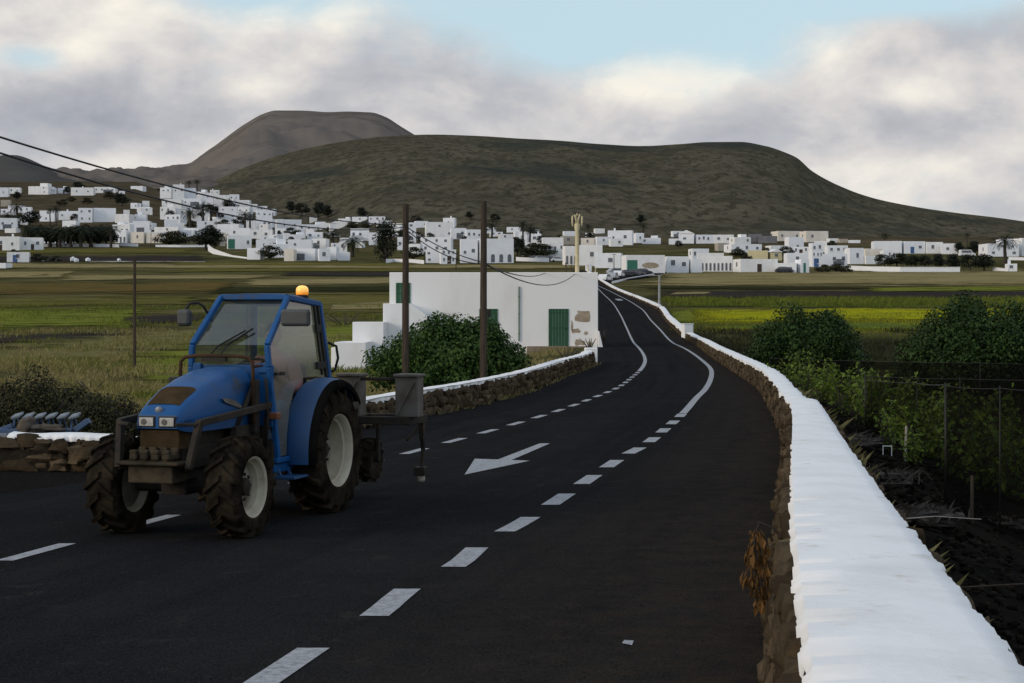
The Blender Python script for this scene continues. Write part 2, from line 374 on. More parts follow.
M['darkleaf'] = leafmat('dark_green_leaf', (.009,.022,.005), (.045,.082,.019), trans=.15)
M['brushleaf'] = leafmat('scrub_leaf', (.010,.012,.005), (.046,.046,.018), trans=.12)
M['vine'] = leafmat('vine_leaf', (.045,.08,.012), (.17,.235,.035), trans=.32)
M['palm'] = leafmat('palm_frond', (.010,.014,.007), (.035,.045,.018), trans=.12)
M['conifer'] = leafmat('conifer_foliage', (.007,.011,.007), (.022,.028,.015), trans=.1)
M['blade'] = leafmat('dry_grass_blade', (.11,.10,.036), (.36,.30,.135), trans=.3, rough=.8, spec=0)
M['gblade'] = leafmat('green_grass_blade', (.06,.08,.015), (.19,.21,.04), trans=.3, rough=.8, spec=0)
M['yblade'] = leafmat('yellow_flower_head', (.17,.18,.014), (.38,.37,.025), trans=.3, rough=.8, spec=0)
M['deadleaf'] = leafmat('dead_leaf', (.095,.05,.017), (.25,.135,.045), trans=.25, rough=.8)
M['root'] = mat('dry_roots', (.055,.041,.03), (.032,.026,.02), scale=6, rough=.95, rand=.3)
M['bark'] = mat('bark', (.05,.04,.03), (.03,.025,.02), scale=6, rough=.95, bump=.6, stretch=(3,3,.5))
# ================================================================ THE SETTING
Ys = [-60,-30,-12,0,3,6]; y = 6.0
while y < 1350: y += max(.7, y*.028); Ys.append(y)
Ys += [1500,1700,2000,2600,4000,6500,9000]
def ground_cols(Y):
    xl, xr = XL(min(Y,430)), XR(min(Y,430))
    if Y > 430:
        k = (Y-430)*.2; xl -= k*0; xr -= k*0
    s = max(1.0, Y/60.0)
    L_ = [-6000,-2500,-1100,-600,-330,-230,-160,-115,-85,-65,-50,-38,-29,-22,-16,-12,-9,-7,-5.5,-4.2,-3.2,-2.3,-1.5,-.8,-.3]
    R_ = [.3,1.0,1.8,2.6,3.6,5,6.5,8.2,10.5,13,16,20,26,34,44,57,74,95,125,170,230,330,600,1100,2500,6000]
    f = lambda o: o*(s if abs(o) > 12 and abs(o) < 600 else 1) if abs(o) < 600 else o
    k = lambda o: math.copysign(abs(o)*(1+(s-1)*sstep(2,60,abs(o))), o) if abs(o) < 600 else math.copysign(max(abs(o), 340*s*abs(o)/600), o)
    return [xl+k(o) for o in L_] + [lerp(xl,xr,q) for q in (.2,.5,.8)] + [xr+k(o) for o in R_]
mb = MB(); rows = []
for Y in Ys:
    row = []
    for X in ground_cols(Y):
        z = T(X, Y)
        on_road = XL(min(Y,430))-.9 < X < XR(min(Y,430))+.2 if Y < 430 else False
        if not on_road and Y > 4: z += (.05*noise.noise(Vector((X*.9,Y*.9,0)))-.03)*(1-.7*sstep(25,45,Y))
        row.append((X, Y, z))
    rows.append(row)
mb.grid(rows)
def ground_material():
    m = M['soil']; t = m.node_tree; L = t.links
    p = [n for n in t.nodes if n.type == 'BSDF_PRINCIPLED'][0]
    near = p.inputs['Base Color'].links[0].from_socket
    tc = N(t,'ShaderNodeTexCoord'); sx = N(t,'ShaderNodeSeparateXYZ'); L.new(tc.outputs['Object'], sx.inputs[0])
    n1 = N(t,'ShaderNodeTexNoise', i_Scale=.05, i_Detail=11.0, i_Roughness=.7); L.new(tc.outputs['Object'], n1.inputs['Vector'])
    r = N(t,'ShaderNodeValToRGB'); e = r.color_ramp.elements
    e[0].position = .36; e[0].color = (.040,.040,.017,1); e[1].position = .68; e[1].color = (.135,.115,.05,1)
    k = e.new(.5); k.color = (.072,.066,.028,1); L.new(n1.outputs['Fac'], r.inputs[0])
    mr = N(t,'ShaderNodeMapRange'); mr.inputs[1].default_value = 38; mr.inputs[2].default_value = 75; L.new(sx.outputs[1], mr.inputs[0])
    mx = N(t,'ShaderNodeMix', data_type='RGBA'); L.new(mr.outputs[0], mx.inputs[0]); L.new(near, mx.inputs[6]); L.new(r.outputs[0], mx.inputs[7])
    far = N(t,'ShaderNodeMapRange'); far.inputs[1].default_value = 590; far.inputs[2].default_value = 720; L.new(sx.outputs[1], far.inputs[0])
    r2 = N(t,'ShaderNodeValToRGB'); e = r2.color_ramp.elements; e[0].position = .36; e[0].color = (.046,.038,.023,1); e[1].position = .66; e[1].color = (.105,.082,.052,1); L.new(n1.outputs['Fac'], r2.inputs[0])
    m3 = N(t,'ShaderNodeMix', data_type='RGBA'); L.new(far.outputs[0], m3.inputs[0]); L.new(mx.outputs[2], m3.inputs[6]); L.new(r2.outputs[0], m3.inputs[7])
    L.new(m3.outputs[2], p.inputs['Base Color'])
ground_material()
tag(mb.build('ground', M['soil'], smooth=True), kind='structure')

# road surface: one sheet along the curve, 12 mm over the ground
def ribbon(Yr, fx0, fx1, dz, nx=6):
    return [[(lerp(fx0(Y),fx1(Y),i/nx), Y, T(lerp(fx0(Y),fx1(Y),i/nx),Y)+dz(Y)) for i in range(nx+1)] for Y in Yr]
def seq(a, b, st=.7, gr=.02):
    o = [a]
    while o[-1] < b: o.append(o[-1]+max(st, o[-1]*gr))
    o[-1] = b; return o
rz = lambda Y: .012+max(0,Y-60)*.0006
mb = MB(); mb.grid(ribbon(seq(-40,418), XL, lambda Y: XR(Y)+.02, rz, 8)); rd = mb.build('road', M['asphalt'], smooth=True); tag(rd, kind='structure'); uvl = rd.data.uv_layers.new(name='along')
for lp in rd.data.loops: uvl.data[lp.index].uv = ((lp.vertex_index % 9)/8, rd.data.vertices[lp.vertex_index].co.y*.1)
mz = lambda Y: rz(Y)+.005+max(0,Y-60)*.0003
def stripe(fx, a, b, w):
    mb = MB(); mb.grid(ribbon(seq(a,b,.35,.012), lambda Y: fx(Y)-w/2, lambda Y: fx(Y)+w/2, mz, 1)); return mb
def marking(name, mb): return tag(mb.build(name, M['paint']), kind='structure', group='painted road markings')
Y = 8.95
while Y < 33.0:
    marking('edge_dash_marking', stripe(XE, Y, Y+1.1*(1 if Y<25 else .95), .19)); Y += 2.17
marking('edge_line_marking', stripe(XE, 34.0, 400, .155))
Y = 9.45
while Y < 58:
    marking('centre_dash_marking', stripe(XC, Y, Y+1.02, .145)); Y += 2.09
marking('centre_line_marking', stripe(XC, 59.5, 330, .15))
arrow = [flatray(*p) for p in ((464.6,476),(474.7,460),(498,460.7),(539.8,444.5),(550,444.5),(511.6,461.2),(529.7,462))]
mb = MB(); mb.poly([(p[0],p[1],.0175) for p in arrow]); marking('merge_arrow_marking', mb)
mb = MB(); mb.grid([[(lerp(XC(235)+.9,XE(235)-.7,i/2),Y,T(XC(235),Y)+mz(Y)+.01) for i in range(3)] for Y in (232,239)]); marking('distant_arrow_marking', mb)
mb = MB(); a = flatray(622,646); b = flatray(632,648); mb.poly([(a[0],a[1],.0175),(b[0],b[1],.0175),(b[0]+.02,b[1]+.14,.0175),(a[0]+.02,a[1]+.1,.0175)]); marking('paint_spot', mb)
# gravel shoulder by the side wall on the left
mb = MB(); mb.grid([[(XL(Y)-lerp(2.4 if Y<22 else .5,-.03,i/4),Y,.006) for i in range(5)] for Y in seq(10,33)])
tag(mb.build('gravel_shoulder', M['gravel']), kind='structure')

# fields, each a sheet draped on the terrain with ragged edges
def field(name, corners, m, lift=0.0, nx=40, ny=8, rag=1.0):
    """corners: pixel rows of the four corners (tl, tr, br, bl) on the ground"""
    tl, tr, br, bl = [on(*c) for c in corners]
    rows = []
    for j in range(ny+1):
        v = j/ny; row = []
        for i in range(nx+1):
            u = i/nx
            p = bl.lerp(br,u).lerp(tl.lerp(tr,u), v); p.z = 0
            dep = (tl-bl).length
            e = noise.noise(Vector((p.x*.09,p.y*.09,3.3)))*.10*dep*rag
            e += noise.noise(Vector((p.x*.4,p.y*.4,7.3)))*.02*dep*rag
            p.y += e
            if i in (0,nx): p.x += noise.noise(Vector((p.y*.11,1.7,2)))*dep*.15*rag
            p.z = T(p.x,p.y)+lift*.22+.012+p.y*.00035
            row.append(tuple(p))
        rows.append(row)
    mb = MB(); mb.grid(rows); o = mb.build(name, m if name == 'village_street' else fieldmat(m), smooth=True)
    uv = o.data.uv_layers.new(name='field'); me = o.data
    for lp in me.loops: uv.data[lp.index].uv = ((lp.vertex_index % (nx+1))/nx, (lp.vertex_index // (nx+1))/ny)
    return tag(o, kind='structure')
# left of the road, from the village down to the wall
fl = [
 ('stubble_field',[(-60,263.5),(610,265),(606,269.5),(-60,269)],'stubble',0),
 ('stubble_field',[(160,262),(420,263.5),(420,267),(170,266)],'olive',.3),
 ('dark_field',[(-60,256),(205,255),(215,263.5),(-60,264)],'darksoil',0),
 ('green_field',[(-60,248),(205,248.5),(205,254),(-60,255)],'olive',.2),
 ('green_field',[(190,268.5),(420,267.8),(420,272.5),(150,273)],'olive',.1),
 ('dark_field',[(285,272.5),(430,271.5),(430,279),(275,276)],'darksoil',.2),
 ('stubble_field',[(-60,270.5),(80,271),(60,279),(-60,281)],'stubble',.3),
 ('stubble_field',[(60,275),(290,275),(250,280),(55,281.5)],'stubble',.1),
 ('stubble_field',[(246,279),(392,277.5),(440,284),(238,287.5)],'stubble',.5),
 ('rust_field',[(-60,282),(240,281.5),(235,294),(-60,297)],'rust',.2),
 ('scrub_strip',[(215,287.5),(420,285.5),(420,292),(200,295)],'scrub',.7),
 ('green_field',[(-60,297),(205,295),(200,307),(-60,309)],'olive',.4),
 ('olive_field',[(205,294),(420,291),(420,318),(205,316)],'olive',.55),
 ('stubble_field',[(330,304),(400,300),(402,311),(325,312)],'stubble',.8),
 ('green_field',[(-60,309.5),(150,307),(142,331),(-60,336)],'green',.6),
 ('dark_field',[(-60,336.5),(120,331),(150,339),(-60,349)],'darksoil',.5),
 ('dark_field',[(115,317),(205,312),(205,323),(130,329)],'darksoil',.7),
 ('drygrass_field',[(-60,349),(210,326),(210,350),(-60,372)],'drygrass',.9),
 ('green_field',[(115,350),(410,316),(400,372),(115,398)],'green',1.1),
]
for nme, c, m, l in fl: field(nme, c, M[m], l*.12)
fr = [
 ('stubble_field',[(652,271),(1100,268),(1100,288.5),(624,288)],'stubble',0),
 ('hedge_strip',[(640,286.5),(1100,287),(1100,291),(630,290)],'scrub',.3),
 ('dark_field',[(646,290.3),(1100,290.5),(1100,300.5),(640,301)],'darksoil',.2),
 ('stubble_patch',[(675,292.5),(712,292),(706,295),(668,295.5)],'stubble',.6),
 ('olive_field',[(860,288),(1100,285),(1100,292),(870,292.5)],'green',.7),
 ('crop_field',[(664,300),(1100,298),(1100,309),(668,308.5)],'crop',.5),
 ('flowering_field',[(676,308.5),(1100,308),(1100,318),(690,326)],'yellow',.8),
 ('green_field',[(668,308),(690,308.5),(700,327),(672,329)],'green',.9),
 ('green_field',[(690,326),(1100,319),(1100,332),(700,331)],'crop',.6),
 ('scrub_field',[(676,330),(1100,345),(1100,372),(740,368)],'scrub',.9),
]
for nme, c, m, l in fr: field(nme, c, M[m], l*.12)
field('village_street', [(604,277.5),(668,272.5),(655,277),(604,283.5)], M['asphalt'], .35, rag=0)

# mountains
def hill(name, sky, foot, ridge, m, amp, gfreq, power, back=1.35, nu=220, nv=70, seed=0.0):
    sk = curve(sky); x0, x1 = sky[0][0], sky[-1][0]; rows = []
    def height(X, Y, v=None):
        u = X/Y; px = 512+u*F
        if v is None and not x0 <= px <= x1: return -1e4
        Yf = foot(px) if callable(foot) else foot
        zr = EYE+(HZ-sk(px))/F*ridge; zf = T(u*Yf, Yf)-6; t = (Y-Yf)/(ridge-Yf)
        if t <= 1:
            q = Vector((u*ridge*gfreq+seed, Y*gfreq*.8, seed))
            g = noise.noise(q)*.6+noise.noise(q*2.3)*.3+noise.noise(q*5.1)*.16+noise.noise(q*11)*.09+noise.noise(q*23)*.05
            return zf+(zr-zf)*t+amp*g*(t*(1-t)*3.2+.035) if t > 0 else zf+(zr-zf)*t*3
        b = (Y/ridge-1)/(back-1)
        return zr-(zr-zf)*.75*b**1.3+amp*.05*noise.noise(Vector((u*ridge*gfreq*6,9,seed)))*(1-b)
    for j in range(nv+1):
        v = j/nv; row = []
        for i in range(nu+1):
            px = lerp(x0, x1, i/nu); u = (px-512)/F; Yf = foot(px) if callable(foot) else foot
            Y = lerp(Yf, ridge, v/.8) if v <= .8 else lerp(ridge, ridge*back, (v-.8)/.2)
            row.append((u*Y, Y, height(u*Y, Y, v)))
        rows.append(row)
    mb = MB(); mb.grid(rows); tag(mb.build(name, m, smooth=True), kind='structure'); return height
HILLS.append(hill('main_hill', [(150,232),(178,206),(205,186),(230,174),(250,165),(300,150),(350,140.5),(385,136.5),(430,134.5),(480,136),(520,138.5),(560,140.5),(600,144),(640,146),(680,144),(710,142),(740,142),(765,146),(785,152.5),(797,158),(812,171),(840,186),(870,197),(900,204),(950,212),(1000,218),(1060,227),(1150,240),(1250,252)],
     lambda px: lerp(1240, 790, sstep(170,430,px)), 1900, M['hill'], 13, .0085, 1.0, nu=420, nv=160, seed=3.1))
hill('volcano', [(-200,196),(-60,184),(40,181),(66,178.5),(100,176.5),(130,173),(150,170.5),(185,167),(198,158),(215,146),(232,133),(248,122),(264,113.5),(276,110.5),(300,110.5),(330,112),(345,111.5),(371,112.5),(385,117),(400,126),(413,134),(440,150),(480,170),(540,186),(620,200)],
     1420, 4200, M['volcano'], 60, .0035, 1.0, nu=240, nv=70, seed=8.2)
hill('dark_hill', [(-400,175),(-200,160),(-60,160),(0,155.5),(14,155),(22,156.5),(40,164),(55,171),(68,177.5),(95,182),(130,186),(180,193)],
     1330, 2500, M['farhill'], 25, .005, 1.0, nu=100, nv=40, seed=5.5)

# ================================================================ SKY, SUN, CAMERA
w = bpy.data.worlds.new('World'); scene.world = w; w.use_nodes = True
t = w.node_tree; t.nodes.clear(); L = t.links
SUN = Vector((-.84,-.44,.31)).normalized()
wo = N(t,'ShaderNodeOutputWorld'); sky = N(t,'ShaderNodeTexSky', sky_type='NISHITA', sun_disc=False)
sky.sun_elevation = math.asin(SUN.z); sky.sun_rotation = math.atan2(SUN.x, SUN.y)
b1 = N(t,'ShaderNodeBackground', i_Strength=.10); L.new(sky.outputs[0], b1.inputs[0])
tc = N(t,'ShaderNodeTexCoord'); D = tc.outputs['Generated']
def vmath(op, a, b=None):
    n = N(t,'ShaderNodeVectorMath', operation=op); L.new(a, n.inputs[0])
    if b is not None:
        if isinstance(b, tuple): n.inputs[1].default_value = b
        else: L.new(b, n.inputs[1])
    return n.outputs[0]
def fm(op, a, b=None, c=None, clamp=False):
    n = N(t,'ShaderNodeMath', operation=op); n.use_clamp = clamp
    for i, q in enumerate((a,b,c)):
        if q is None: continue
        if isinstance(q,(int,float)): n.inputs[i].default_value = q
        else: L.new(q, n.inputs[i])
    return n.outputs[0]
sx = N(t,'ShaderNodeSeparateXYZ'); L.new(D, sx.inputs[0])
def cloud_noise(scale, off, det=9.0, rough=.58, dist=.35, sq=(1,1,1.7)):
    mp = N(t,'ShaderNodeMapping'); mp.inputs['Scale'].default_value = sq; mp.inputs['Location'].default_value = off
    L.new(D, mp.inputs[0])
    n = N(t,'ShaderNodeTexNoise', i_Scale=scale, i_Detail=det, i_Roughness=rough, i_Distortion=dist); L.new(mp.outputs[0], n.inputs['Vector'])
    return n.outputs['Fac']
def spot(az, el, ra, re):
    """soft region of the sky around an azimuth and elevation slope (radians)"""
    dx = fm('DIVIDE', fm('SUBTRACT', sx.outputs[0], az), ra); dz = fm('DIVIDE', fm('SUBTRACT', sx.outputs[2], el), re)
    r2 = fm('ADD', fm('MULTIPLY',dx,dx), fm('MULTIPLY',dz,dz))
    return fm('MULTIPLY', fm('POWER', 2.718, fm('MULTIPLY', r2, -1.0)), fm('GREATER_THAN', sx.outputs[1], 0.0))
def P(px, py): return ((px-512)/F*.98, (HZ-py)/F*.98)
dens = cloud_noise(7.0, (1.3,.4,2.2))
fine = cloud_noise(24.0, (4.1,1.4,.2), rough=.62)
gaps = None
for px,py,rx,ry,k in ((520,-45,620,62,.13),(25,66,60,20,.16),(640,-5,190,52,.34),(740,40,70,38,.2),(520,15,100,30,.1),(860,2,150,24,.24),(940,-4,110,26,.22),(575,45,70,26,.20),(265,-5,85,26,.24),(45,66,40,18,.18),(470,-20,120,30,.12)):
    s = fm('MULTIPLY', spot(*P(px,py), rx/F, ry/F), k); gaps = s if gaps is None else fm('ADD', gaps, s)
cov = fm('ADD', fm('MULTIPLY', dens, .55), fm('MULTIPLY', fine, .30))
cov = fm('SUBTRACT', cov, gaps)
cr = N(t,'ShaderNodeMapRange'); cr.inputs[1].default_value = .08; cr.inputs[2].default_value = .42; cr.interpolation_type = 'SMOOTHSTEP'; cr.inputs[4].default_value = .93; L.new(cov, cr.inputs[0])
coverage = cr.outputs[0]
# brightness: sunlit heads and grey undersides
lit = None
for px,py,rx,ry,k in ((672,64,56,30,.62),(735,62,26,24,.25),(630,80,60,20,.22),(820,50,60,32,.34),(925,82,90,26,.26),(340,18,110,26,.20),(95,62,90,24,.14),(255,88,40,16,.22),(190,55,90,30,.14),(120,165,80,16,.30),(960,180,110,26,.22),(880,170,60,16,.10)):
    s = fm('MULTIPLY', spot(*P(px,py), rx/F, ry/F), k); lit = s if lit is None else fm('ADD', lit, s)
for px,py,rx,ry,k in ((90,120,190,40,.26),(480,90,150,50,.18),(860,125,170,24,.22),(880,150,140,12,.08),(640,120,120,22,.10),(1000,20,70,20,.12),(740,85,18,22,.16)):
    lit = fm('SUBTRACT', lit, fm('MULTIPLY', spot(*P(px,py), rx/F, ry/F), k))
big = cloud_noise(11.0, (7.3,2.1,5.0), det=7.0, rough=.55, dist=.6)
br = fm('ADD', fm('ADD', lit, .555), fm('ADD', fm('MULTIPLY', fm('SUBTRACT', big, .5), .85), fm('MULTIPLY', fm('SUBTRACT', fine, .5), .40)))
dens_l = cloud_noise(7.0, (1.3-.035,.4,2.2+.055)); puff = cloud_noise(15.0, (2.2,5.1,1.4), det=8.0, rough=.5, dist=.2); puff_l = cloud_noise(15.0, (2.2-.018,5.1,1.4+.03), det=8.0, rough=.5, dist=.2)
relief = fm('ADD', fm('MULTIPLY', fm('SUBTRACT', dens, dens_l), .85), fm('MULTIPLY', fm('SUBTRACT', puff, puff_l), .65))
br = fm('ADD', br, relief)
# overhead the cloud deck is a little brighter and bluer
ramp = N(t,'ShaderNodeValToRGB'); L.new(br, ramp.inputs[0]); e = ramp.color_ramp.elements
e[0].position = .05; e[0].color = (.34,.35,.40,1); e[1].position = .95; e[1].color = (.97,.905,.80,1)
k = e.new(.40); k.color = (.525,.515,.54,1); k = e.new(.66); k.color = (.73,.685,.66,1)
up = N(t,'ShaderNodeMapRange'); up.inputs[1].default_value = .22; up.inputs[2].default_value = .7; L.new(sx.outputs[2], up.inputs[0])
mxu = N(t,'ShaderNodeMix', data_type='RGBA'); L.new(up.outputs[0], mxu.inputs[0]); L.new(ramp.outputs[0], mxu.inputs[6]); mxu.inputs[7].default_value = (.50,.585,.72,1)
bk = N(t,'ShaderNodeMapRange'); bk.inputs[1].default_value = .25; bk.inputs[2].default_value = -.6; L.new(sx.outputs[1], bk.inputs[0])
mxb = N(t,'ShaderNodeMix', data_type='RGBA'); L.new(bk.outputs[0], mxb.inputs[0]); L.new(mxu.outputs[2], mxb.inputs[6]); mxb.inputs[7].default_value = (.62,.70,.82,1)
b2 = N(t,'ShaderNodeBackground', i_Strength=1.0); L.new(mxb.outputs[2], b2.inputs[0])
# pale haze of the clear gaps mixes into the sky texture
haze = N(t,'ShaderNodeBackground', i_Strength=1.0); haze.inputs[0].default_value = (.60,.79,.88,1)
ms0 = N(t,'ShaderNodeMixShader'); ms0.inputs[0].default_value = .8; L.new(b1.outputs[0], ms0.inputs[1]); L.new(haze.outputs[0], ms0.inputs[2])
ms = N(t,'ShaderNodeMixShader'); L.new(coverage, ms.inputs[0]); L.new(ms0.outputs[0], ms.inputs[1]); L.new(b2.outputs[0], ms.inputs[2])
L.new(ms.outputs[0], wo.inputs[0])
sl = bpy.data.lights.new('sun','SUN'); sl.energy = 1.55; sl.angle = R(20); sl.color = (1.0,.84,.66)
so = bpy.data.objects.new('sun', sl); COL.objects.link(so); so.rotation_euler = SUN.to_track_quat('Z','Y').to_euler(); so.location = (-30,-20,40)
cam = bpy.data.cameras.new('camera'); co = bpy.data.objects.new('camera', cam); COL.objects.link(co); scene.camera = co
co.location = (0,0,EYE); co.rotation_euler = (R(90),0,0); cam.sensor_width = 36; cam.lens = F/1024*36
cam.shift_y = -(683/2-HZ)/1024; cam.clip_start = .1; cam.clip_end = 20000
scene.view_settings.view_transform = 'Standard'; scene.view_settings.look = 'None'; scene.view_settings.exposure = 0
scene.render.resolution_x = 1024; scene.render.resolution_y = 683
# ================================================================ THE TRACTOR (x forward, y to its left, z up, origin under the rear axle)
M['tblue'] = mat('tractor_blue', (.005,.073,.222), (.0045,.056,.17), scale=2.5, detail=10, rough=.5, bump=.05, bscale=3, lo=.4, hi=.75, c3=(.04,.05,.065), s3=2.6, amt3=.58, spec=.25, coat=.05)
M['tblue2'] = mat('dusty_blue', (.004,.052,.155), (.014,.042,.095), scale=4, detail=10, rough=.55, lo=.4, hi=.75)
M['tyre'] = mat('dusty_tyre', (.009,.008,.007), (.045,.035,.023), scale=5, detail=11, rough=.9, bump=.3, bscale=25, lo=.38, hi=.72, spec=.2)
M['rim'] = mat('cream_rim', (.47,.43,.325), (.29,.255,.18), scale=4, detail=10, rough=.55, lo=.4, hi=.75)
M['rimdisc'] = mat('dusty_shaded_rim_disc', (.25,.235,.185), (.14,.125,.09), scale=5, detail=10, rough=.75, lo=.38, hi=.7)  # dusty beige, darkened to paint in the shade inside the wheel dish
M['rubber'] = mat('black_rubber_flare', (.006,.006,.006), (.013,.011,.009), scale=4, rough=.9, spec=.1)
M['black'] = mat('black_plastic', (.008,.008,.008), (.018,.016,.013), scale=4, detail=9, rough=.6, spec=.3)
M['frame'] = mat('dirty_frame_steel', (.011,.010,.009), (.036,.027,.018), scale=6, detail=10, rough=.8, bump=.2, spec=.25)
M['rustbar'] = mat('rusty_bar', (.075,.043,.024), (.04,.028,.02), scale=8, detail=10, rough=.85, bump=.2, spec=.2)
M['mesh'] = mat('rusty_intake_mesh', (.085,.056,.030), (.048,.034,.02), scale=6, detail=10, rough=.9, bump=.5, bscale=120, spec=.15)
M['weight'] = mat('earthy_cast_iron', (.032,.027,.02), (.078,.063,.042), scale=6, detail=11, rough=.95, bump=.4, spec=.15)
M['gal'] = mat('dull_galvanised', (.125,.115,.10), (.075,.062,.048), scale=5, detail=10, rough=.75, metal=.15)
M['wind'] = seethrough('dusty_windscreen', (.74,.79,.74), (.13,.15,.12), .13, gloss=.09, rough=.04, var=.09, scale=2.5)
M['doorglass'] = seethrough('milky_door_glass', (.80,.80,.76), (.275,.275,.24), .44, gloss=.06, rough=.08, var=.12, scale=1.6)  # pale film: dust plus the milky sky reflection painted as colour
M['mirror'] = mat('mirror_shell', (.026,.031,.033), (.042,.046,.046), scale=5, rough=.55)
M['lampglass'] = mat('headlamp_glass', (.52,.50,.45), (.34,.33,.30), scale=30, rough=.15, spec=.7)
M['orange'] = mat('orange_marker', (.16,.05,.015), (.12,.04,.012), scale=5, rough=.4)
M['badge'] = mat('badge_metal', (.13,.15,.18), (.08,.09,.11), scale=30, rough=.4, metal=.3)
m, t_, nd, L_ = nt('lit_beacon'); o_ = N(t_,'ShaderNodeOutputMaterial'); p_ = N(t_,'ShaderNodeBsdfPrincipled')
p_.inputs['Base Color'].default_value = (.85,.33,.03,1); p_.inputs['Roughness'].default_value = .25
lw = N(t_,'ShaderNodeTexCoord'); se = N(t_,'ShaderNodeSeparateXYZ'); L_.new(lw.outputs['Generated'], se.inputs[0])
rp = N(t_,'ShaderNodeValToRGB'); rp.color_ramp.elements[0].color = (.45,.13,.008,1); rp.color_ramp.elements[1].color = (1,.62,.20,1); rp.color_ramp.elements[0].position = .1; rp.color_ramp.elements[1].position = .85
L_.new(se.outputs[2], rp.inputs[0]); L_.new(rp.outputs[0], p_.inputs['Emission Color']); p_.inputs['Emission Strength'].default_value = .95; L_.new(p_.outputs[0], o_.inputs[0]); M['beacon'] = m

TO = Vector((-2.345,17.20,0)); TR = math.atan2(-.957,-.290); ROADZ = .014
tr = empty('tractor', (TO.x,TO.y,ROADZ), TR, 'dusty blue narrow cab tractor driving towards the viewer with a lit amber beacon', 'tractor')

def wheel(x, y, Rr, wid, rimr, nl, lugh, side, deep):
    """tyre with slanted lugs; rim as a sub-part"""
    h = wid/2; c = (0,0,0); w = MB()
    prof = [(-h*.80,rimr),(-h*.97,rimr+.03),(-h,rimr+(Rr-rimr)*.45),(-h*.95,Rr-lugh-.035),(-h*.72,Rr-lugh),(0,Rr-lugh+.012),(h*.72,Rr-lugh),(h*.95,Rr-lugh-.035),(h,rimr+(Rr-rimr)*.45),(h*.97,rimr+.03),(h*.80,rimr)]
    w.lathe_y(prof, c, 48)
    def pt(a, yy, r): return Vector((r*math.cos(a), yy, r*math.sin(a)))
    for i in range(nl):
        for s in (-1,1):
            a0 = 2*math.pi*(i+(.5 if s > 0 else 0))/nl; da = 2*math.pi/nl
            # centre end leads, shoulder end trails; wraps over the shoulder down the sidewall
            st = [(-.02*h, a0+da*.62, Rr-lugh*.0, .30), (.45*h, a0+da*.28, Rr, .27), (.93*h, a0-da*.04, Rr-.012, .27), (1.02*h, a0-da*.10, Rr-lugh-.045, .22)]
            rings = []
            for yy, a, r, q in st:
                q *= da*.62; low = r-lugh-.03
                rings.append([pt(a-q, s*yy, low), pt(a-q*.72, s*yy, r), pt(a+q*.72, s*yy, r), pt(a+q, s*yy, low)])
            vs = [p for rg in rings for p in rg]; fs = []
            for k in range(3):
                for j in range(3):
                    b = k*4+j; f = (b, b+1, b+5, b+4); fs.append(f if s < 0 else f[::-1])
            fs += [(0,1,2,3),(15,14,13,12)]
            w.add(vs, fs)
    wp = empty('wheel', (x,y,Rr-.008)); wp.parent = tr
    w.build('tyre', M['tyre'], wp, smooth='auto', angle=28)
    o = side
    r = MB(); h2 = h*.84
    if deep:
        pr = [(o*h2,rimr+.030),(o*h2*1.04,rimr+.012),(o*h2*.93,rimr-.010),(o*h2*.55,rimr-.026),(o*h2*.48,rimr-.045),(o*h2*.0,rimr-.05),(-o*h2*.35,rimr-.06)]
        ds = [(-o*h2*.35,rimr-.06),(-o*h2*.42,rimr*.74),(-o*h2*.30,rimr*.70),(-o*h2*.28,rimr*.42),(-o*h2*.12,rimr*.36),(-o*h2*.12,0)]
    else:
        pr = [(o*h2,rimr+.030),(o*h2*1.04,rimr+.012),(o*h2*.93,rimr-.010),(o*h2*.6,rimr-.022),(o*h2*.5,rimr-.040),(o*h2*.15,rimr-.05)]
        ds = [(o*h2*.15,rimr-.05),(o*h2*.05,rimr*.74),(o*h2*.16,rimr*.68),(o*h2*.22,rimr*.46),(o*h2*.28,rimr*.40),(o*h2*.28,0)]
    r.lathe_y(pr, c, 40)
    r.lathe_y([(-o*h2,rimr+.028),(-o*h2*.9,rimr-.01),(-o*h2*.45,rimr-.04)], c, 40)
    rm = r.build('rim', M['rim'], wp, smooth='auto', angle=40)
    r = MB(); r.lathe_y(ds, c, 40); r.lathe_y([(-o*h2*.45,rimr-.04),(-o*h2*.5,rimr*.8),(-o*h2*.5,0)], c, 40); r.build('rim_disc', M['rimdisc'], wp, smooth='auto', angle=40)
    hq = -.2 if deep else .2; hb = MB(); hb.lathe_y([(o*h2*hq,.085),(o*h2*(hq+.3),.075),(o*h2*(hq+.38),.05),(o*h2*(hq+.38),0)], c, 20)
    for k in range(8):
        a = 2*math.pi*k/8; q = (rimr*.42*math.cos(a), o*h2*(hq+.03), rimr*.42*math.sin(a)); hb.lathe_y([(0,.018),(o*.02,.016),(o*.02,0)], q, 6)
    hb.build('hub', M['frame'], wp, smooth='auto')
for s in (1,-1):
    wheel(0, s*.52, .615, .36, .345, 19, .038, s, True)
    wheel(2.0, s*.575, .445, .31, .255, 15, .036, s, False)
# chassis, axles
c = MB(); c.box(-.25,.55,-.2,.2,.42,.86); c.box(.5,2.30,-.17,.17,.50,.92); c.box(1.3,2.2,-.21,.21,.6,.80)
c.tube([(2.0,-.42,.44),(2.0,.42,.44)],.07,10); c.tube([(0,-.42,.61),(0,.42,.61)],.11,12); c.box(1.86,2.14,-.12,.12,.36,.62)
c.tube([(1.2,.05,.42),(1.95,.02,.42)],.045,8); c.box(.55,1.0,.2,.42,.5,.74); c.box(.55,1.0,-.42,-.2,.5,.74)
c.tube([(1.8,.2,.46),(1.95,.4,.44)],.02,8); c.tube([(1.8,-.2,.46),(1.95,-.4,.44)],.02,8)
c.build('chassis', M['frame'], tr, bevel=.012)
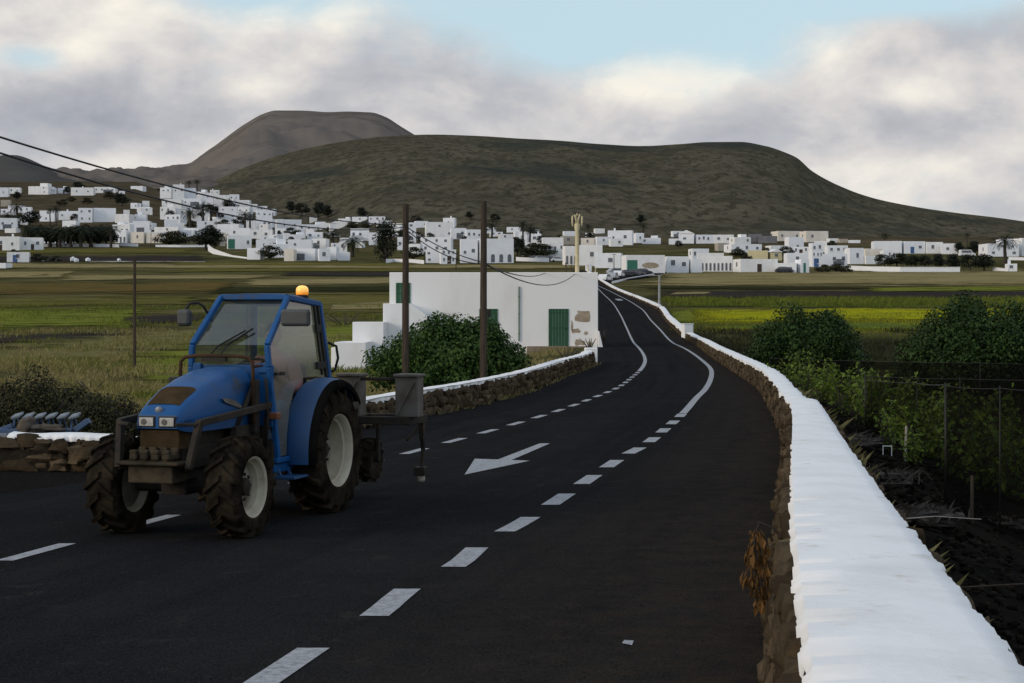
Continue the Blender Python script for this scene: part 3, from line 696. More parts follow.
# hood: lofted super-ellipse sections
secs = [(1.17,.290,1.455,.92),(1.45,.285,1.435,.92),(1.75,.275,1.375,.92),(2.02,.255,1.30,.92),(2.22,.238,1.215,.92),(2.34,.222,1.155,.93),(2.405,.207,1.105,.945),(2.435,.188,1.05,.96)]
def hsec(i, n=29):
    x, wd, zt, zb = secs[i]; pts = []
    for k in range(n):
        a = math.pi*k/(n-1); cx, sz = math.cos(a), math.sin(a)
        ex = .42 if i > 0 else .42
        pts.append((x, wd*math.copysign(abs(cx)**ex, cx), zb+(zt-zb)*abs(sz)**ex))
    return pts
h = MB(); h.grid([hsec(i) for i in range(len(secs))])
last = hsec(len(secs)-1); h.add(last, [tuple(range(len(last)))])
hood = h.build('hood', M['tblue'], tr, smooth='auto', angle=50)
zt = curve([(-s_[0],s_[2]) for s_ in secs[::-1]]); ztop = lambda x: zt(-x)
v = MB(); v.grid([[(x, y, ztop(x)+.0065-.02*(abs(y)/.17)**4) for y in [lerp(-.155-(2.34-x)*.06,.155+(2.34-x)*.06,i/8) for i in range(9)]] for x in [lerp(2.02,2.33,i/8) for i in range(9)]])
v.build('intake_panel', M['mesh'], hood, smooth=True)
b = MB(); b.lathe_y([(0,.038),(.008,.036),(.012,.026),(.012,0)], (0,0,0), 24)
bo = b.build('badge', M['badge'], hood, smooth='auto'); bo.rotation_euler = (0,0,R(-90)); bo.location = (2.398,0,1.112)
for s_ in (1,-1):
    q = MB(); q.grid([[(x, s_*(hw+.0025), z) for z in (zz-.004, zz+.004)] for x, hw, zz in [(lerp(1.2,2.36,i/10), lerp(.290,.224,(i/10)**1.3)*.995, 1.02) for i in range(11)]]); q.build('panel_seam', M['black'], hood)
g = MB(); g.box(2.40,2.432,-.19,.19,.955,1.075); g.build('lamp_surround', M['tblue2'], hood, bevel=.01)
for s in (1,-1):
    sw = MB(); sw.grid([[(lerp(1.36,1.78,i/8), s*(.296-(.008 if j else 0)), lerp(1.10,1.19,i/8)-.055*math.sin(i/8*math.pi)**.5*(1-j)+ .03*math.sin(i/8*math.pi)) for i in range(9)] for j in (0,1)])
    sw.build('side_swoosh', M['gal'], hood, smooth=True)
for s in (1,-1):
    q = MB(); q.box(2.43,2.441,s*.098-.082,s*.098+.082,.968,1.066); hl = q.build('headlight', M['black'], tr, bevel=.008)
    q = MB(); q.box(2.4415,2.452,s*.098-.068,s*.098+.068,.980,1.054); q.build('lens', M['lampglass'], hl, bevel=.006)
    q = MB(); q.lathe_y([(0,.026),(.004,.026),(.004,0)], (0,0,0), 18); lb_ = q.build('bulb_ring', M['gal'], hl); lb_.location = (2.4525,s*.098-.02,1.017); lb_.rotation_euler = (0,0,R(-90))
q = MB(); q.box(2.20,2.39,-.185,.185,.78,.945)
for k in range(9): q.box(2.39,2.396,-.18,.18,.79+k*.017,.797+k*.017)
q.build('grille', M['mesh'], tr)
# front carrier with cast blocks
q = MB(); q.box(2.30,2.56,-.21,.21,.50,.66); q.box(2.42,2.54,-.17,.17,.655,.70)
for k in range(4):
    y0 = -.155+k*.103; q.box(2.36,2.58,y0-.035,y0+.035,.70,.75); q.box(2.36,2.42,y0-.035,y0+.035,.745,.80); q.box(2.52,2.58,y0-.035,y0+.035,.745,.785)
q.box(2.40,2.62,-.30,.30,.655,.685)
q.build('front_carrier', M['weight'], tr, bevel=.012)
for s in (1,-1):
    q = MB(); q.bar((1.0,s*.40,1.10),(2.40,s*.38,1.01),.055,.06); q.bar((2.38,s*.38,1.03),(2.50,s*.33,.62),.055,.07); q.bar((2.50,s*.33,.64),(2.30,s*.20,.60),.05,.06)
    q.bar((1.02,s*.40,1.10),(1.02,s*.34,.70),.05,.05); q.bar((2.42,s*.38,1.0),(2.52,s*.22,1.0),.03,.03)
    q.build('side_rail', M['frame'], tr, bevel=.008)
q = MB(); q.tube([(1.30,-.37,.95),(1.31,-.37,1.40),(1.31,-.365,1.50),(1.31,-.32,1.545),(1.31,-.2,1.56),(1.31,.2,1.56),(1.31,.32,1.545),(1.31,.365,1.50),(1.31,.37,1.40),(1.30,.37,.95)],.017,10)
q.tube([(1.31,.37,1.46),(1.20,.41,1.47)],.012,8); q.tube([(1.31,-.37,1.46),(1.20,-.41,1.47)],.012,8)
q.build('guard_tube', M['rustbar'], tr, smooth=True)
# exhaust box and hoses beside the hood rear
q = MB(); q.box(1.16,1.26,.31,.37,.85,1.34); q.build('battery_box', M['frame'], tr, bevel=.01)
q = MB(); q.tube([(1.22,.34,1.3),(1.36,.31,1.1),(1.5,.28,.9)],.025,8); q.build('intake_hose', M['frame'], tr, smooth=True)
q = MB(); q.tube([(1.1,.40,1.35),(1.12,.43,1.0),(1.1,.40,.7)],.015,6); q.build('hydraulic_hose', M['frame'], tr, smooth=True)
for y0,y1 in ((-.33,-.25),(.25,.32)):
    q = MB(); q.box(1.05,1.55,y0,y1,.69,.93); q.build('engine_cover', M['frame'], tr, bevel=.01)
q = MB(); q.box(1.16,1.30,-.50,-.41,1.24,1.36); q.build('side_lamp', M['black'], tr, bevel=.012)
# ---- cab
hy = lambda z: .35+(2.12-z)*.075 if z > 1.1 else .4265+(1.1-z)*.03
A = [(.50,2.11),(1.04,1.655),(1.03,1.45),(.92,.56)]     # front post: roof, knee, waist, foot
B = [(-.25,2.05),(-.37,1.24)]
cab = MB()
def p3(x, z, s, o=0): return (x, s*(hy(z)+o), z)
for s in (1,-1):
    for i in range(3): cab.bar(p3(*A[i],s), p3(*A[i+1],s), .05, .055)
    cab.bar(p3(*B[0],s), p3(*B[1],s), .055, .06)
    cab.bar(p3(.51,2.105,s), p3(-.26,2.045,s), .05, .055)
    cab.bar(p3(.98,.575,s), p3(.60,.575,s), .05, .05)
    cab.box(.55,.98,s*.30-.14,s*.30+.14,.46,.54)
    cab.bar((1.03,s*.42,1.44),(1.03,s*.29,1.44),.04,.09)
cab.bar((.50,-.35,2.11),(.50,.35,2.11),.05,.055); cab.bar((-.25,-.36,2.05),(-.25,.36,2.05),.05,.055); cab.bar((-.37,-.42,1.24),(-.37,.42,1.24),.05,.06)
cab.box(.975,1.025,-.43,.43,.9,1.47)
cf = cab.build('cab_frame', M['tblue'], tr, bevel=.010)
q = MB(); q.grid([[(lerp(.515,-.28,i/6), lerp(-.36,.36,j/8), lerp(2.135,2.075,i/6)+.035*(1-(2*j/8-1)**4)*math.sin(math.pi*min(1,max(0.05,i/6*.9+.06)))) for j in range(9)] for i in range(7)])
q.add([(.515,-.36,2.135),(.515,.36,2.135),(-.28,.36,2.075),(-.28,-.36,2.075)],[(0,1,2,3)])
q.build('roof', M['tblue'], tr, smooth='auto')
q = MB(); q.poly([(.49,-.33,2.085),(.49,.33,2.085),(1.03,.375,1.655),(1.02,.395,1.475),(1.02,-.395,1.475),(1.03,-.375,1.655)])
ws = q.build('windscreen', M['wind'], tr)
q = MB(); q.bar((1.06,-.08,1.57),(1.055,-.01,1.66),.014,.016); q.bar((1.055,-.01,1.655),(.885,.17,1.81),.014,.016); q.bar((1.07,-.20,1.545),(1.06,-.10,1.655),.02,.014); q.bar((1.06,-.10,1.65),(.905,.10,1.79),.034,.014); q.box(1.04,1.09,-.27,-.02,1.50,1.55); q.build('wiper', M['black'], ws)
q = MB(); q.poly([(-.33,-.34,2.02),(-.33,.34,2.02),(-.40,.39,1.28),(-.40,-.39,1.28)]); q.build('rear_window', M['wind'], tr)
dp = [(.455,2.065),(.985,1.655),(.98,1.45),(.895,.61),(.72,.61),(.70,.80),(.62,1.06),(.47,1.24),(.25,1.325),(-.10,1.33),(-.33,1.28),(-.22,2.02)]
for s in (1,-1):
    q = MB(); q.poly([p3(x,z,s,-.004) for x,z in dp]); d = q.build('door', M['doorglass'], tr)
    q = MB()
    for i in (11,): q.bar(p3(-.19,2.03,s,.006), p3(-.29,1.32,s,.006), .03, .035)
    q.bar(p3(-.10,2.03,s,.008), p3(-.19,1.34,s,.008), .022, .03)
    q.box(-.20,-.10,s*hy(1.8)-.016,s*hy(1.8)+.022,1.76,1.84); q.box(-.26,-.06,s*hy(1.45)-.016,s*hy(1.45)+.022,1.40,1.47)
    q.build('door_edge', M['black'], d, bevel=.005)
    q = MB(); q.box(.88,.98,s*.425-.02,s*.425+.035,1.375,1.40); q.box(.80,.90,s*.425+.01,s*.425+.04,1.37,1.405); q.build('handle', M['black'], d, bevel=.006)
    # fender: blue arch and black flare
    def arc(r, a): return (r*math.cos(a), .615+r*math.sin(a))
    f = MB(); n = 22; a0, a1 = R(-8), R(138)
    f.grid([[ (arc(.665+d2,lerp(a0,a1,i/n))[0], s*yy, arc(.665+d2,lerp(a0,a1,i/n))[1]) for yy,d2 in ((.40,.02),(.44,.035),(.50,.04),(.61,.036),(.645,.02),(.645,.0),(.60,-.012),(.40,-.012),(.40,.02))] for i in range(n+1)])
    # inner plate
    ring = [arc(.68,lerp(a0,a1,i/n)) for i in range(n+1)]
    f.poly([(x,s*.40,z) for x,z in ring]+[(-.5,s*.40,.9),(.2,s*.40,.72)], .012, (0,-s,0))
    fd = f.build('fender', M['tblue2'], tr, smooth='auto', angle=45)
    k = MB(); k.grid([[ (arc(.665+d2,lerp(a0,a1,i/n))[0], s*yy, arc(.665+d2,lerp(a0,a1,i/n))[1]) for yy,d2 in ((.647,.020),(.675,.022),(.70,.010),(.712,-.02),(.708,-.05),(.695,-.03),(.67,.006),(.647,.0),(.647,.020))] for i in range(n+1)])
    k.build('flare', M['rubber'], fd, smooth='auto', angle=45)
    # mirrors
    arm = MB()
    if s > 0:
        arm.tube([(.66,.36,1.97),(.80,.44,1.97),(.81,.52,1.955)],.012,8)
        mp = arm.build('mirror', M['black'], tr, smooth=True); sh = MB(); sh.box(.78,.835,.42,.72,1.83,1.99); sh.build('mirror_shell', M['mirror'], mp, bevel=.03)
    else:
        arm.tube([(.66,-.37,1.88),(.76,-.41,2.02),(.80,-.45,2.055),(.83,-.52,2.045),(.85,-.56,1.98),(.85,-.56,1.91)],.013,8)
        mp = arm.build('mirror', M['black'], tr, smooth=True); sh = MB(); sh.box(.82,.90,-.63,-.49,1.83,1.99); sh.build('mirror_shell', M['mirror'], mp, bevel=.03)
    q = MB(); q.box(1.0,1.09,s*.45-.03,s*.45+.06,.97,1.03); q.build('marker_light', M['orange'], tr, bevel=.008)
    q = MB(); q.box(.62,.95,s*.52-.10,s*.52+.10,.40,.425); q.bar((.68,s*.46,.42),(.68,s*.4,.55),.03,.03); q.bar((.9,s*.46,.42),(.9,s*.4,.55),.03,.03); q.build('step', M['tblue2'], tr, bevel=.006)
q = MB(); q.tube([(-.37,.40,1.66),(-.42,.47,1.62),(-.44,.48,1.5),(-.43,.45,1.38),(-.40,.41,1.36)],.014,8); q.build('grab_handle', M['black'], tr, smooth=True)
# beacon
q = MB(); q.lathe_z([(0,0),(.062,0),(.062,.028),(.05,.034),(.05,.04),(0,.04)], (0,0,0), 24); be = q.build('beacon', M['black'], tr, smooth='auto', loc=(.02,.29,2.098))
q = MB(); q.lathe_z([(.058,.038),(.062,.05),(.062,.085),(.055,.108),(.035,.125),(0,.131)], (0,0,0), 24); q.build('beacon_lens', M['beacon'], be, smooth=True)
# inside the cab
q = MB(); q.box(-.24,.20,-.22,.22,.80,.93); q.box(-.32,-.20,-.21,.21,.92,1.45); q.build('seat', M['black'], tr, bevel=.05)
q = MB(); q.box(.80,.97,-.30,.30,.75,1.42); q.box(.76,.97,-.38,.38,1.36,1.44); q.build('dashboard', M['black'], tr, bevel=.03)
q = MB(); q.box(-.36,1.1,-.38,.38,.54,.60); q.build('cab_floor', M['frame'], tr)
sw = MB(); n = 28; SWC = Vector((.60,0,1.40)); tilt = R(55)
def swp(a, r): return SWC+Vector((r*math.cos(a)*math.sin(tilt)*-1, r*math.sin(a), r*math.cos(a)*math.cos(tilt)))
sw.tube([swp(2*math.pi*i/n,.19) for i in range(n+1)],.013,8,cap=False)
for a in (.5,2.6,4.7): sw.tube([swp(a,.19),SWC],.01,6)
sw.tube([SWC,(.82,0,1.18)],.022,8); sw.build('steering_wheel', M['black'], tr, smooth=True)
# rear lift arms
q = MB()
for s in (1,-1): q.bar((-.2,s*.25,.55),(-1.0,s*.33,.62),.05,.07); q.bar((-.3,s*.22,1.0),(-.7,s*.30,.62),.03,.03)
q.bar((-.25,0,.95),(-1.0,0,1.05),.05,.05); q.build('lift_arms', M['frame'], tr)

# ---- the driver
M['skin'] = mat('skin', (.32,.17,.115), (.26,.13,.085), scale=12, rough=.6, spec=.3)
M['shirt'] = mat('faded_pink_shirt', (.34,.17,.16), (.26,.14,.14), scale=9, rough=.9)
M['jeans'] = mat('pale_jeans', (.14,.23,.36), (.09,.15,.25), scale=9, rough=.9)
M['hair'] = mat('dark_hair', (.012,.01,.009), (.03,.026,.022), scale=30, rough=.8)
def skin_mesh(name, pts, edges, rad, m, parent=None, root=0, sub=2):
    me = bpy.data.meshes.new(name); me.from_pydata(pts, edges, []); me.materials.append(m)
    o = bpy.data.objects.new(name, me); COL.objects.link(o)
    if parent: o.parent = parent
    sk = o.modifiers.new('skin','SKIN'); sk.use_smooth_shade = True
    for i, r in enumerate(rad):
        r = r if isinstance(r, tuple) else (r, r)
        me.skin_vertices[0].data[i].radius = r; me.skin_vertices[0].data[i].use_root = (i == root)
    ss = o.modifiers.new('sub','SUBSURF'); ss.levels = sub; ss.render_levels = sub
    return o
drv = empty('person', (TO.x+.12*.290,TO.y+.12*.957,ROADZ), TR, 'driver in pink shirt and jeans seated at the wheel inside the tractor cab', 'person')
pts = [(.08,0,.98),(.07,0,1.12),(.10,0,1.30),(.12,0,1.46),(.14,0,1.555),(.17,0,1.62)]; ed = [(0,1),(1,2),(2,3),(3,4),(4,5)]
rad = [(.15,.12),(.14,.11),(.16,.12),(.14,.10),(.055,.055),(.055,.06)]
def limb(par, ps, rs):
    prev = par
    for p, r in zip(ps, rs):
        pts.append(p); rad.append(r); ed.append((prev, len(pts)-1)); prev = len(pts)-1
    return prev
hands = []
for s in (1,-1):
    e_ = limb(3, [(.12,s*.17,1.47),(.22,s*.27,1.28),(.32,s*.29,1.20),(.50,s*.22,1.31),(.585,s*.185,1.36),(.635,s*.172,1.385)], [.065,.05,.046,.038,.029,.032])
    limb(0, [(.14,s*.10,.97),(.36,s*.14,1.03),(.52,s*.15,1.04),(.62,s*.15,.84),(.66,s*.15,.68),(.76,s*.155,.635)], [.09,.08,.066,.055,.042,.04])
    # fingers closed over the rim
    for k in range(4):
        y0 = s*(.145+.02*k); limb(e_, [(.665,y0,1.40),(.69,y0,1.425+.004*k),(.715,y0,1.415)], [.011,.0095,.008])
    limb(e_, [(.64,s*.14,1.405),(.665,s*.125,1.42)], [.012,.009])
body = skin_mesh('body', pts, ed, rad, M['skin'], drv)
# shirt and trousers follow the body a little outside it
sp = [(.08,0,1.0),(.07,0,1.14),(.10,0,1.31),(.12,0,1.46),(.13,0,1.52)]; se_ = [(0,1),(1,2),(2,3),(3,4)]; sr = [(.165,.135),(.155,.125),(.175,.135),(.155,.115),(.075,.07)]
for s in (1,-1):
    b = len(sp); sp += [(.12,s*.175,1.475),(.22,s*.275,1.28),(.32,s*.295,1.195),(.49,s*.225,1.30)]; se_ += [(3,b),(b,b+1),(b+1,b+2),(b+2,b+3)]; sr += [.078,.064,.06,.052]
skin_mesh('shirt', sp, se_, sr, M['shirt'], body)
jp = [(.08,0,.97)]; je = []; jr = [(.165,.125)]
for s in (1,-1):
    b = len(jp); jp += [(.14,s*.10,.97),(.36,s*.14,1.03),(.52,s*.15,1.045),(.62,s*.15,.84),(.655,s*.15,.70)]; je += [(0,b)]+[(b+i,b+i+1) for i in range(4)]; jr += [.105,.094,.08,.068,.058]
skin_mesh('trousers', jp, je, jr, M['jeans'], body)
def head_mesh(parent, c, yaw=0.0, sc=1.0):
    """head with brow, nose, lips, chin, ears and eyes; looks along +x"""
    me = MB(); n, mr = 28, 20; rows = []
    for i in range(mr+1):
        ph = -math.pi/2+math.pi*i/mr; row = []
        for k in range(n+1):
            th = 2*math.pi*k/n; d = Vector((math.cos(ph)*math.cos(th), math.cos(ph)*math.sin(th), math.sin(ph)))
            p = Vector((d.x*.098, d.y*.075, d.z*.118))
            fx = max(0, d.x)
            if d.z < -.1: p.y *= 1-.28*min(1,(-.1-d.z)); p.x += .012*fx
            p.x += .028*math.exp(-((d.y/.16)**2+((d.z+.12)/.20)**2))*fx      # nose
            p.x += .008*math.exp(-((d.y/.5)**2+((d.z-.22)/.1)**2))*fx        # brow
            for s in (1,-1): p.x -= .010*math.exp(-(((d.y-s*.34)/.16)**2+((d.z-.08)/.11)**2))*fx
            p.x += .007*math.exp(-((d.y/.3)**2+((d.z+.5)/.07)**2))*fx; p.x -= .004*math.exp(-((d.y/.3)**2+((d.z+.44)/.02)**2))*fx
            row.append(p*sc)
        rows.append(row)
    me.grid(rows)
    for s in (1,-1): me.blob((-.005,s*.078,-.005),(.018,.008,.03),2,.1)
    o = me.build('head', M['skin'], parent, smooth=True, loc=c); o.rotation_euler = (0,R(8),yaw)
    for s in (1,-1):
        ey = MB(); ey.blob((.082,s*.028,.012),(.010,.012,.008),1,0); ey.build('eye', M['black'], o, smooth=True)
    hr = MB(); rows = []
    for i in range(9):
        ph = lerp(.05,math.pi/2,i/8); row = []
        for k in range(29):
            th = 2*math.pi*k/28; cut = .42*max(0,math.cos(th))*(1-i/8); q = ph+cut
            row.append((math.cos(q)*math.cos(th)*.106-.006, math.cos(q)*math.sin(th)*.083, math.sin(q)*.128))
        rows.append(row)
    hr.grid(rows); hr.build('hair', M['hair'], o, smooth=True)
    return o
head_mesh(drv, (.185,0,1.735), 0.05)

# ---- carried implement behind the tractor
im = empty('farm_implement', (TO.x,TO.y,ROADZ), TR, 'dirty steel toolbar implement with grey plate boxes and a small knobbly wheel behind the tractor', 'farm implement')
q = MB()
for x in (-1.05,-1.55): q.bar((x,-1.0,.84),(x,1.03,.84),.08,.08)
for y in (-1.0,-.35,.35,1.0): q.bar((-1.03,y,.84),(-1.57,y,.84),.07,.09)
q.bar((-1.05,-.98,1.27),(-1.05,1.0,1.27),.03,.035); q.bar((-1.02,-.3,.62),(-1.02,.3,.62),.06,.06); q.bar((-1.02,0,.6),(-1.02,0,1.1),.06,.06)
fr_ = q.build('toolbar', M['frame'], im, bevel=.008)
for y in (-.95,-.36,.36,1.0):
    q = MB(); q.box(-1.20,-1.02,y-.125,y+.125,.88,1.30); q.box(-1.23,-.99,y-.14,y+.14,1.295,1.325); q.bar((-1.01,y-.1,.9),(-1.01,y+.09,1.25),.03,.02)
    q.build('plate_box', M['gal'], im, bevel=.008)
for y in (-1.0,1.0):
    q = MB(); q.bar((-1.50,y,.84),(-1.50,y,.62),.05,.07); q.tube([(-1.50,y,.66),(-1.53,y,.5),(-1.50,y,.36),(-1.45,y,.27)],.028,8,.022); q.box(-1.53,-1.40,y-.06,y+.06,.24,.33); q.tube([(-1.5,y,.8),(-1.3,y-.1,.62)],.02,6)
    ti = q.build('tine', M['frame'], im, bevel=.006)
    q = MB(); q.blob((-1.47,y,.215),(.035,.038,.045),1,.1); q.build('tine_tip', M['rim'], ti, smooth=True)
for y in (.46,-.46):
    q = MB(); q.lathe_y([(-.06,.10),(-.075,.14),(-.07,.205),(-.03,.225),(.03,.225),(.07,.205),(.075,.14),(.06,.10)], (-1.35,y,.40), 30)
    for k in range(14):
        a = 2*math.pi*k/14
        for s in (1,-1):
            a2 = a+(.22 if s > 0 else 0); q.bar((-1.35+.222*math.cos(a2),y+s*.01,.40+.222*math.sin(a2)),(-1.35+.218*math.cos(a2-.12),y+s*.07,.40+.218*math.sin(a2-.12)),.035,.03)
    wl = q.build('gauge_wheel', M['tyre'], im, smooth='auto')
    q = MB(); q.lathe_y([(-.055,.0),(-.055,.10),(.055,.10),(.055,0)], (-1.35,y,.40), 20); q.build('wheel_disc', M['weight'], wl, smooth='auto')
    q = MB(); q.bar((-1.35,y+.10,.40),(-1.35,y+.10,.84),.03,.06); q.bar((-1.35,y-.10,.40),(-1.35,y-.10,.84),.03,.06); q.tube([(-1.35,y-.1,.4),(-1.35,y+.1,.4)],.02,8); q.build('wheel_fork', M['frame'], im)
# ================================================================ ROADSIDE WALLS
def walk(fx, Ya, Yb, step):
    """points and left-hand normals at even steps along x = fx(Y)"""
    out = []; Y = Ya
    while Y <= Yb:
        d = Vector((fx(Y+.05)-fx(Y-.05), .1, 0)).normalized()
        out.append((Vector((fx(Y),Y,0)), d, Vector((d.y,-d.x,0)), Y)); Y += step*max(.2,d.y)
    return out
def stone_wall(name, label, fx, Ya, Yb, H, W, side, sw=.26, sh=.2, seed=1, capt=.07, step=None, depth=.09, capjit=.03, endcap=True, group=None, sub=2):
    """dry stone wall along fx(Y) (road face), body on the given side (+1: larger x), under a limewashed cap"""
    r = random.Random(seed)
    mid = (Ya+Yb)/2
    root = empty(name, (fx(mid),mid,T(fx(mid)+side*.2,mid)), 0, label, 'wall', group); o = root.location.copy()
    st = step or .12; pts = walk(fx, Ya, Yb, st); n = len(pts)
    core = MB(); sec = []
    for p, d, nn, Y in pts:
        z = T(p.x,Y); q = nn*side
        a = p+q*.16; b = p+q*(W(Y)-.05); h = H(Y)-capt-.01
        sec.append([Vector((a.x,a.y,z-.3)),Vector((a.x,a.y,z+h)),Vector((b.x,b.y,z+h)),Vector((b.x,b.y,z-.9))])
    core.grid([[v-o for v in s] for s in sec]); core.add([v-o for v in sec[0]],[(0,1,2,3)]); core.add([v-o for v in sec[-1]],[(3,2,1,0)])
    core.build('core', M['mortar'], root)
    # stones of both faces, one mesh
    mb = MB(); acc = 0.0; k = 0
    for face in (0,1):
        L_ = 0.0; i = 0
        hgt = max(H(Ya),H(Yb)); courses = max(2, int(round(hgt/sh)))
        for c in range(courses):
            pos = r.random()*sw
            Yc = Ya+.02
            while Yc < Yb-.02:
                wd = sw*r.uniform(.6,1.5)
                h = (H(Yc)-capt)/courses
                d = Vector((fx(Yc+.05)-fx(Yc-.05),.1,0)).normalized(); nn = Vector((d.y,-d.x,0))*side
                off = .05+.10*(c+.5)/courses if face == 0 else W(Yc)-.04
                p = Vector((fx(Yc),Yc,0))+nn*off; z = T(p.x,p.y)+h*(c+.5)+r.uniform(-.03,.03)
                Mx = Matrix.Rotation(math.atan2(d.y,d.x)+r.uniform(-.15,.15),4,'Z') @ Matrix.Rotation(r.uniform(-.25,.25),4,'Y')
                mb.blob(Vector((p.x,p.y,z))-o, (wd*.56, depth*r.uniform(.8,1.35), h*r.uniform(.5,.66)), r.random()*90, .32, sub, Mx)
                Yc += wd*d.y
    mb.build('stonework', M['stone'], root, smooth='auto', angle=50)
    # cap: uneven limewash slab whose drips run down onto the stones
    cap = MB(); rows = []
    for i, (p, d, nn, Y) in enumerate(pts):
        z0 = T(p.x,Y)+H(Y); q = nn*side; w = W(Y); row = []
        big = noise.noise(Vector((Y*.9,seed,0)))*.035
        e1 = .115+r.uniform(-1,1)*capjit*.6+noise.noise(Vector((Y*3,seed*2.,1)))*capjit*2.6+noise.noise(Vector((Y*9,seed*2.,4)))*capjit*1.5; e2 = r.uniform(-1,1)*capjit*.8+noise.noise(Vector((Y*4,seed*3.,5)))*capjit*1.8
        dr1 = capt*max(.45,1.05+1.5*noise.noise(Vector((Y*4.5,3,seed)))+.9*noise.noise(Vector((Y*11,6,seed)))+r.uniform(-.15,.3)); dr2 = capt*(1+.5*r.random())
        for u, dz in ((e1-.004,-dr1),(e1-.012,-.02),(e1+.012,-.002),(w*.16,.012),(w*.4,.022),(w*.65,.02),(w*.88,.006),(w+e2-.012,-.006),(w+e2,-.03),(w+e2-.006,-dr2)):
            zz = z0+dz+noise.noise(Vector((p.x*2+u*4,Y*1.2,seed)))*.007+big*.3
            a = p+q*u; row.append(Vector((a.x,a.y,zz))-o)
        rows.append(row)
    cap.grid(rows)
    cap.add(rows[0],[tuple(range(10))]); cap.add(rows[-1],[tuple(range(10))[::-1]])
    cap.build('cap', M['cap'], root, smooth='auto', angle=78)
    return root
RH = curve([(-6,.84),(5,.82),(12,.78),(17,.72),(22,.66),(30,.60)])
RW = curve([(-6,.84),(5,.82),(9,.76),(13,.68),(17,.62),(22,.56),(30,.52)])
stone_wall('roadside_wall', 'broad white-capped stone wall in the near corner, running beside the road edge', XR, -4.0, 27.5, RH, RW, 1, sw=.24, sh=.17, seed=4, capt=.085, step=.045, capjit=.011)
stone_wall('roadside_wall', 'low curving white-capped stone wall between the near broad wall and the white post', XR, 27.7, 122, lambda Y: lerp(.54,.50,sstep(28,60,Y)), lambda Y: lerp(.44,.55,sstep(28,70,Y)), 1, sw=.34, sh=.18, seed=7, capt=.085, step=.22, capjit=.03, sub=1)
for a, b, lab, sd in ((128,166,'short white kerb wall climbing right behind the white post',11),(168,196,'short stepped white kerb wall ending beside the thin street lamp',12),(201,246,'white kerb wall on the far bend with a brown stained face',13),(248,415,'farthest white kerb wall rising to the parked cars in the village',14)):
    stone_wall('kerb_wall', lab, XR, a, b, lambda Y: .55, lambda Y: .6, 1, sw=.6, sh=.25, seed=sd, capt=.26, step=.8, capjit=.03, sub=1, depth=.07)
p = Vector((XR(125)+.35,125,0)); p.z = T(p.x,p.y)
po = empty('gate_post', p, .3, 'square white gate post where the far kerb walls begin', 'post')
q = MB(); q.box(-.36,.36,-.3,.3,-.3,.98); q.build('shaft', M['white2'], po, bevel=.05); q = MB(); q.box(-.39,.39,-.33,.33,.97,1.05); q.build('cap', M['white'], po, bevel=.05)
p = Vector((XR(413)+.8,414,0)); p.z = T(p.x,p.y)
po = empty('gate_post', p, .1, 'white pillar at the top of the road next to the parked cars', 'post')
q = MB(); q.box(-.7,.7,-.6,.6,-.3,1.6); q.build('shaft', M['white2'], po, bevel=.05); q = MB(); q.box(-.8,.8,-.7,.7,1.59,1.85); q.build('cap', M['white'], po, bevel=.05)
# left wall: along the road edge up to the house
stone_wall('roadside_wall', 'white-capped stone wall curving from the white house to the fig bush', lambda Y: XL(Y)-.02, 21.6, 70, lambda Y: lerp(.40,.50,sstep(22,34,Y)), lambda Y: .46, -1, sw=.30, sh=.16, seed=21, capt=.07, step=.14, capjit=.03)
e_ = Vector((XL(70.5)-.2,70.5,0)); po = empty('wall_pillar', (e_.x,e_.y,0), .1, 'white end pillar of the left roadside wall at the house corner', 'pillar')
q = MB(); q.box(-.24,.24,-.22,.22,-.3,.62); q.build('shaft', M['white2'], po, bevel=.04); q = MB(); q.tube([(.22,-.2,.0),(.22,-.2,.75)],.035,8); q.build('pipe', M['white'], po)
# field wall end on the far left: loose big stones under a white cap
fw = empty('field_wall', (-6.3,21.6,0), 0, 'rough wall of big brown stones with thin white cap beside the blue implement', 'wall')
r = random.Random(5); mb = MB(); cr = MB()
line = lambda t: Vector((lerp(-4.75,-9.0,t), 21.5+.35*math.sin(t*2.2), 0))
for c in range(3):
    t = 0
    while t < 1:
        wd = r.uniform(.16,.42); p = line(t+.03); ang = -.05
        mb.blob(p+Vector((6.3,-21.6-r.uniform(.0,.12)+.04,.07+c*.135+r.uniform(-.03,.03))), (wd*.56,.16,r.uniform(.075,.11)), r.random()*90, .35, 2, Matrix.Rotation(r.uniform(-.2,.2),4,'Z'))
        t += wd/4.4
for i in range(16): # tumbled stones at the end
    mb.blob((r.uniform(1.25,1.95),r.uniform(-.25,.4),r.uniform(.02,.30)), (r.uniform(.07,.16),r.uniform(.07,.14),r.uniform(.05,.1)), r.random()*90, .35, 2)
mb.build('stonework', M['stone'], fw, smooth='auto', angle=50)
rows = []
for i in range(46):
    t = i/45*.36; p = line(t*.97+.02)+Vector((6.3,-21.6,0)); j = r.uniform(-.03,.03); h = .435+.03*noise.noise(Vector((t*9,1,1)))
    rows.append([(p.x,p.y-.10+j,h-.06-.03*r.random()),(p.x,p.y-.11+j,h-.01),(p.x,p.y,h+.02),(p.x,p.y+.2,h+.03),(p.x,p.y+.40+j,h+.005),(p.x,p.y+.42+j,h-.07)])
cr.grid(rows); cr.build('cap', M['cap'], fw, smooth=True)
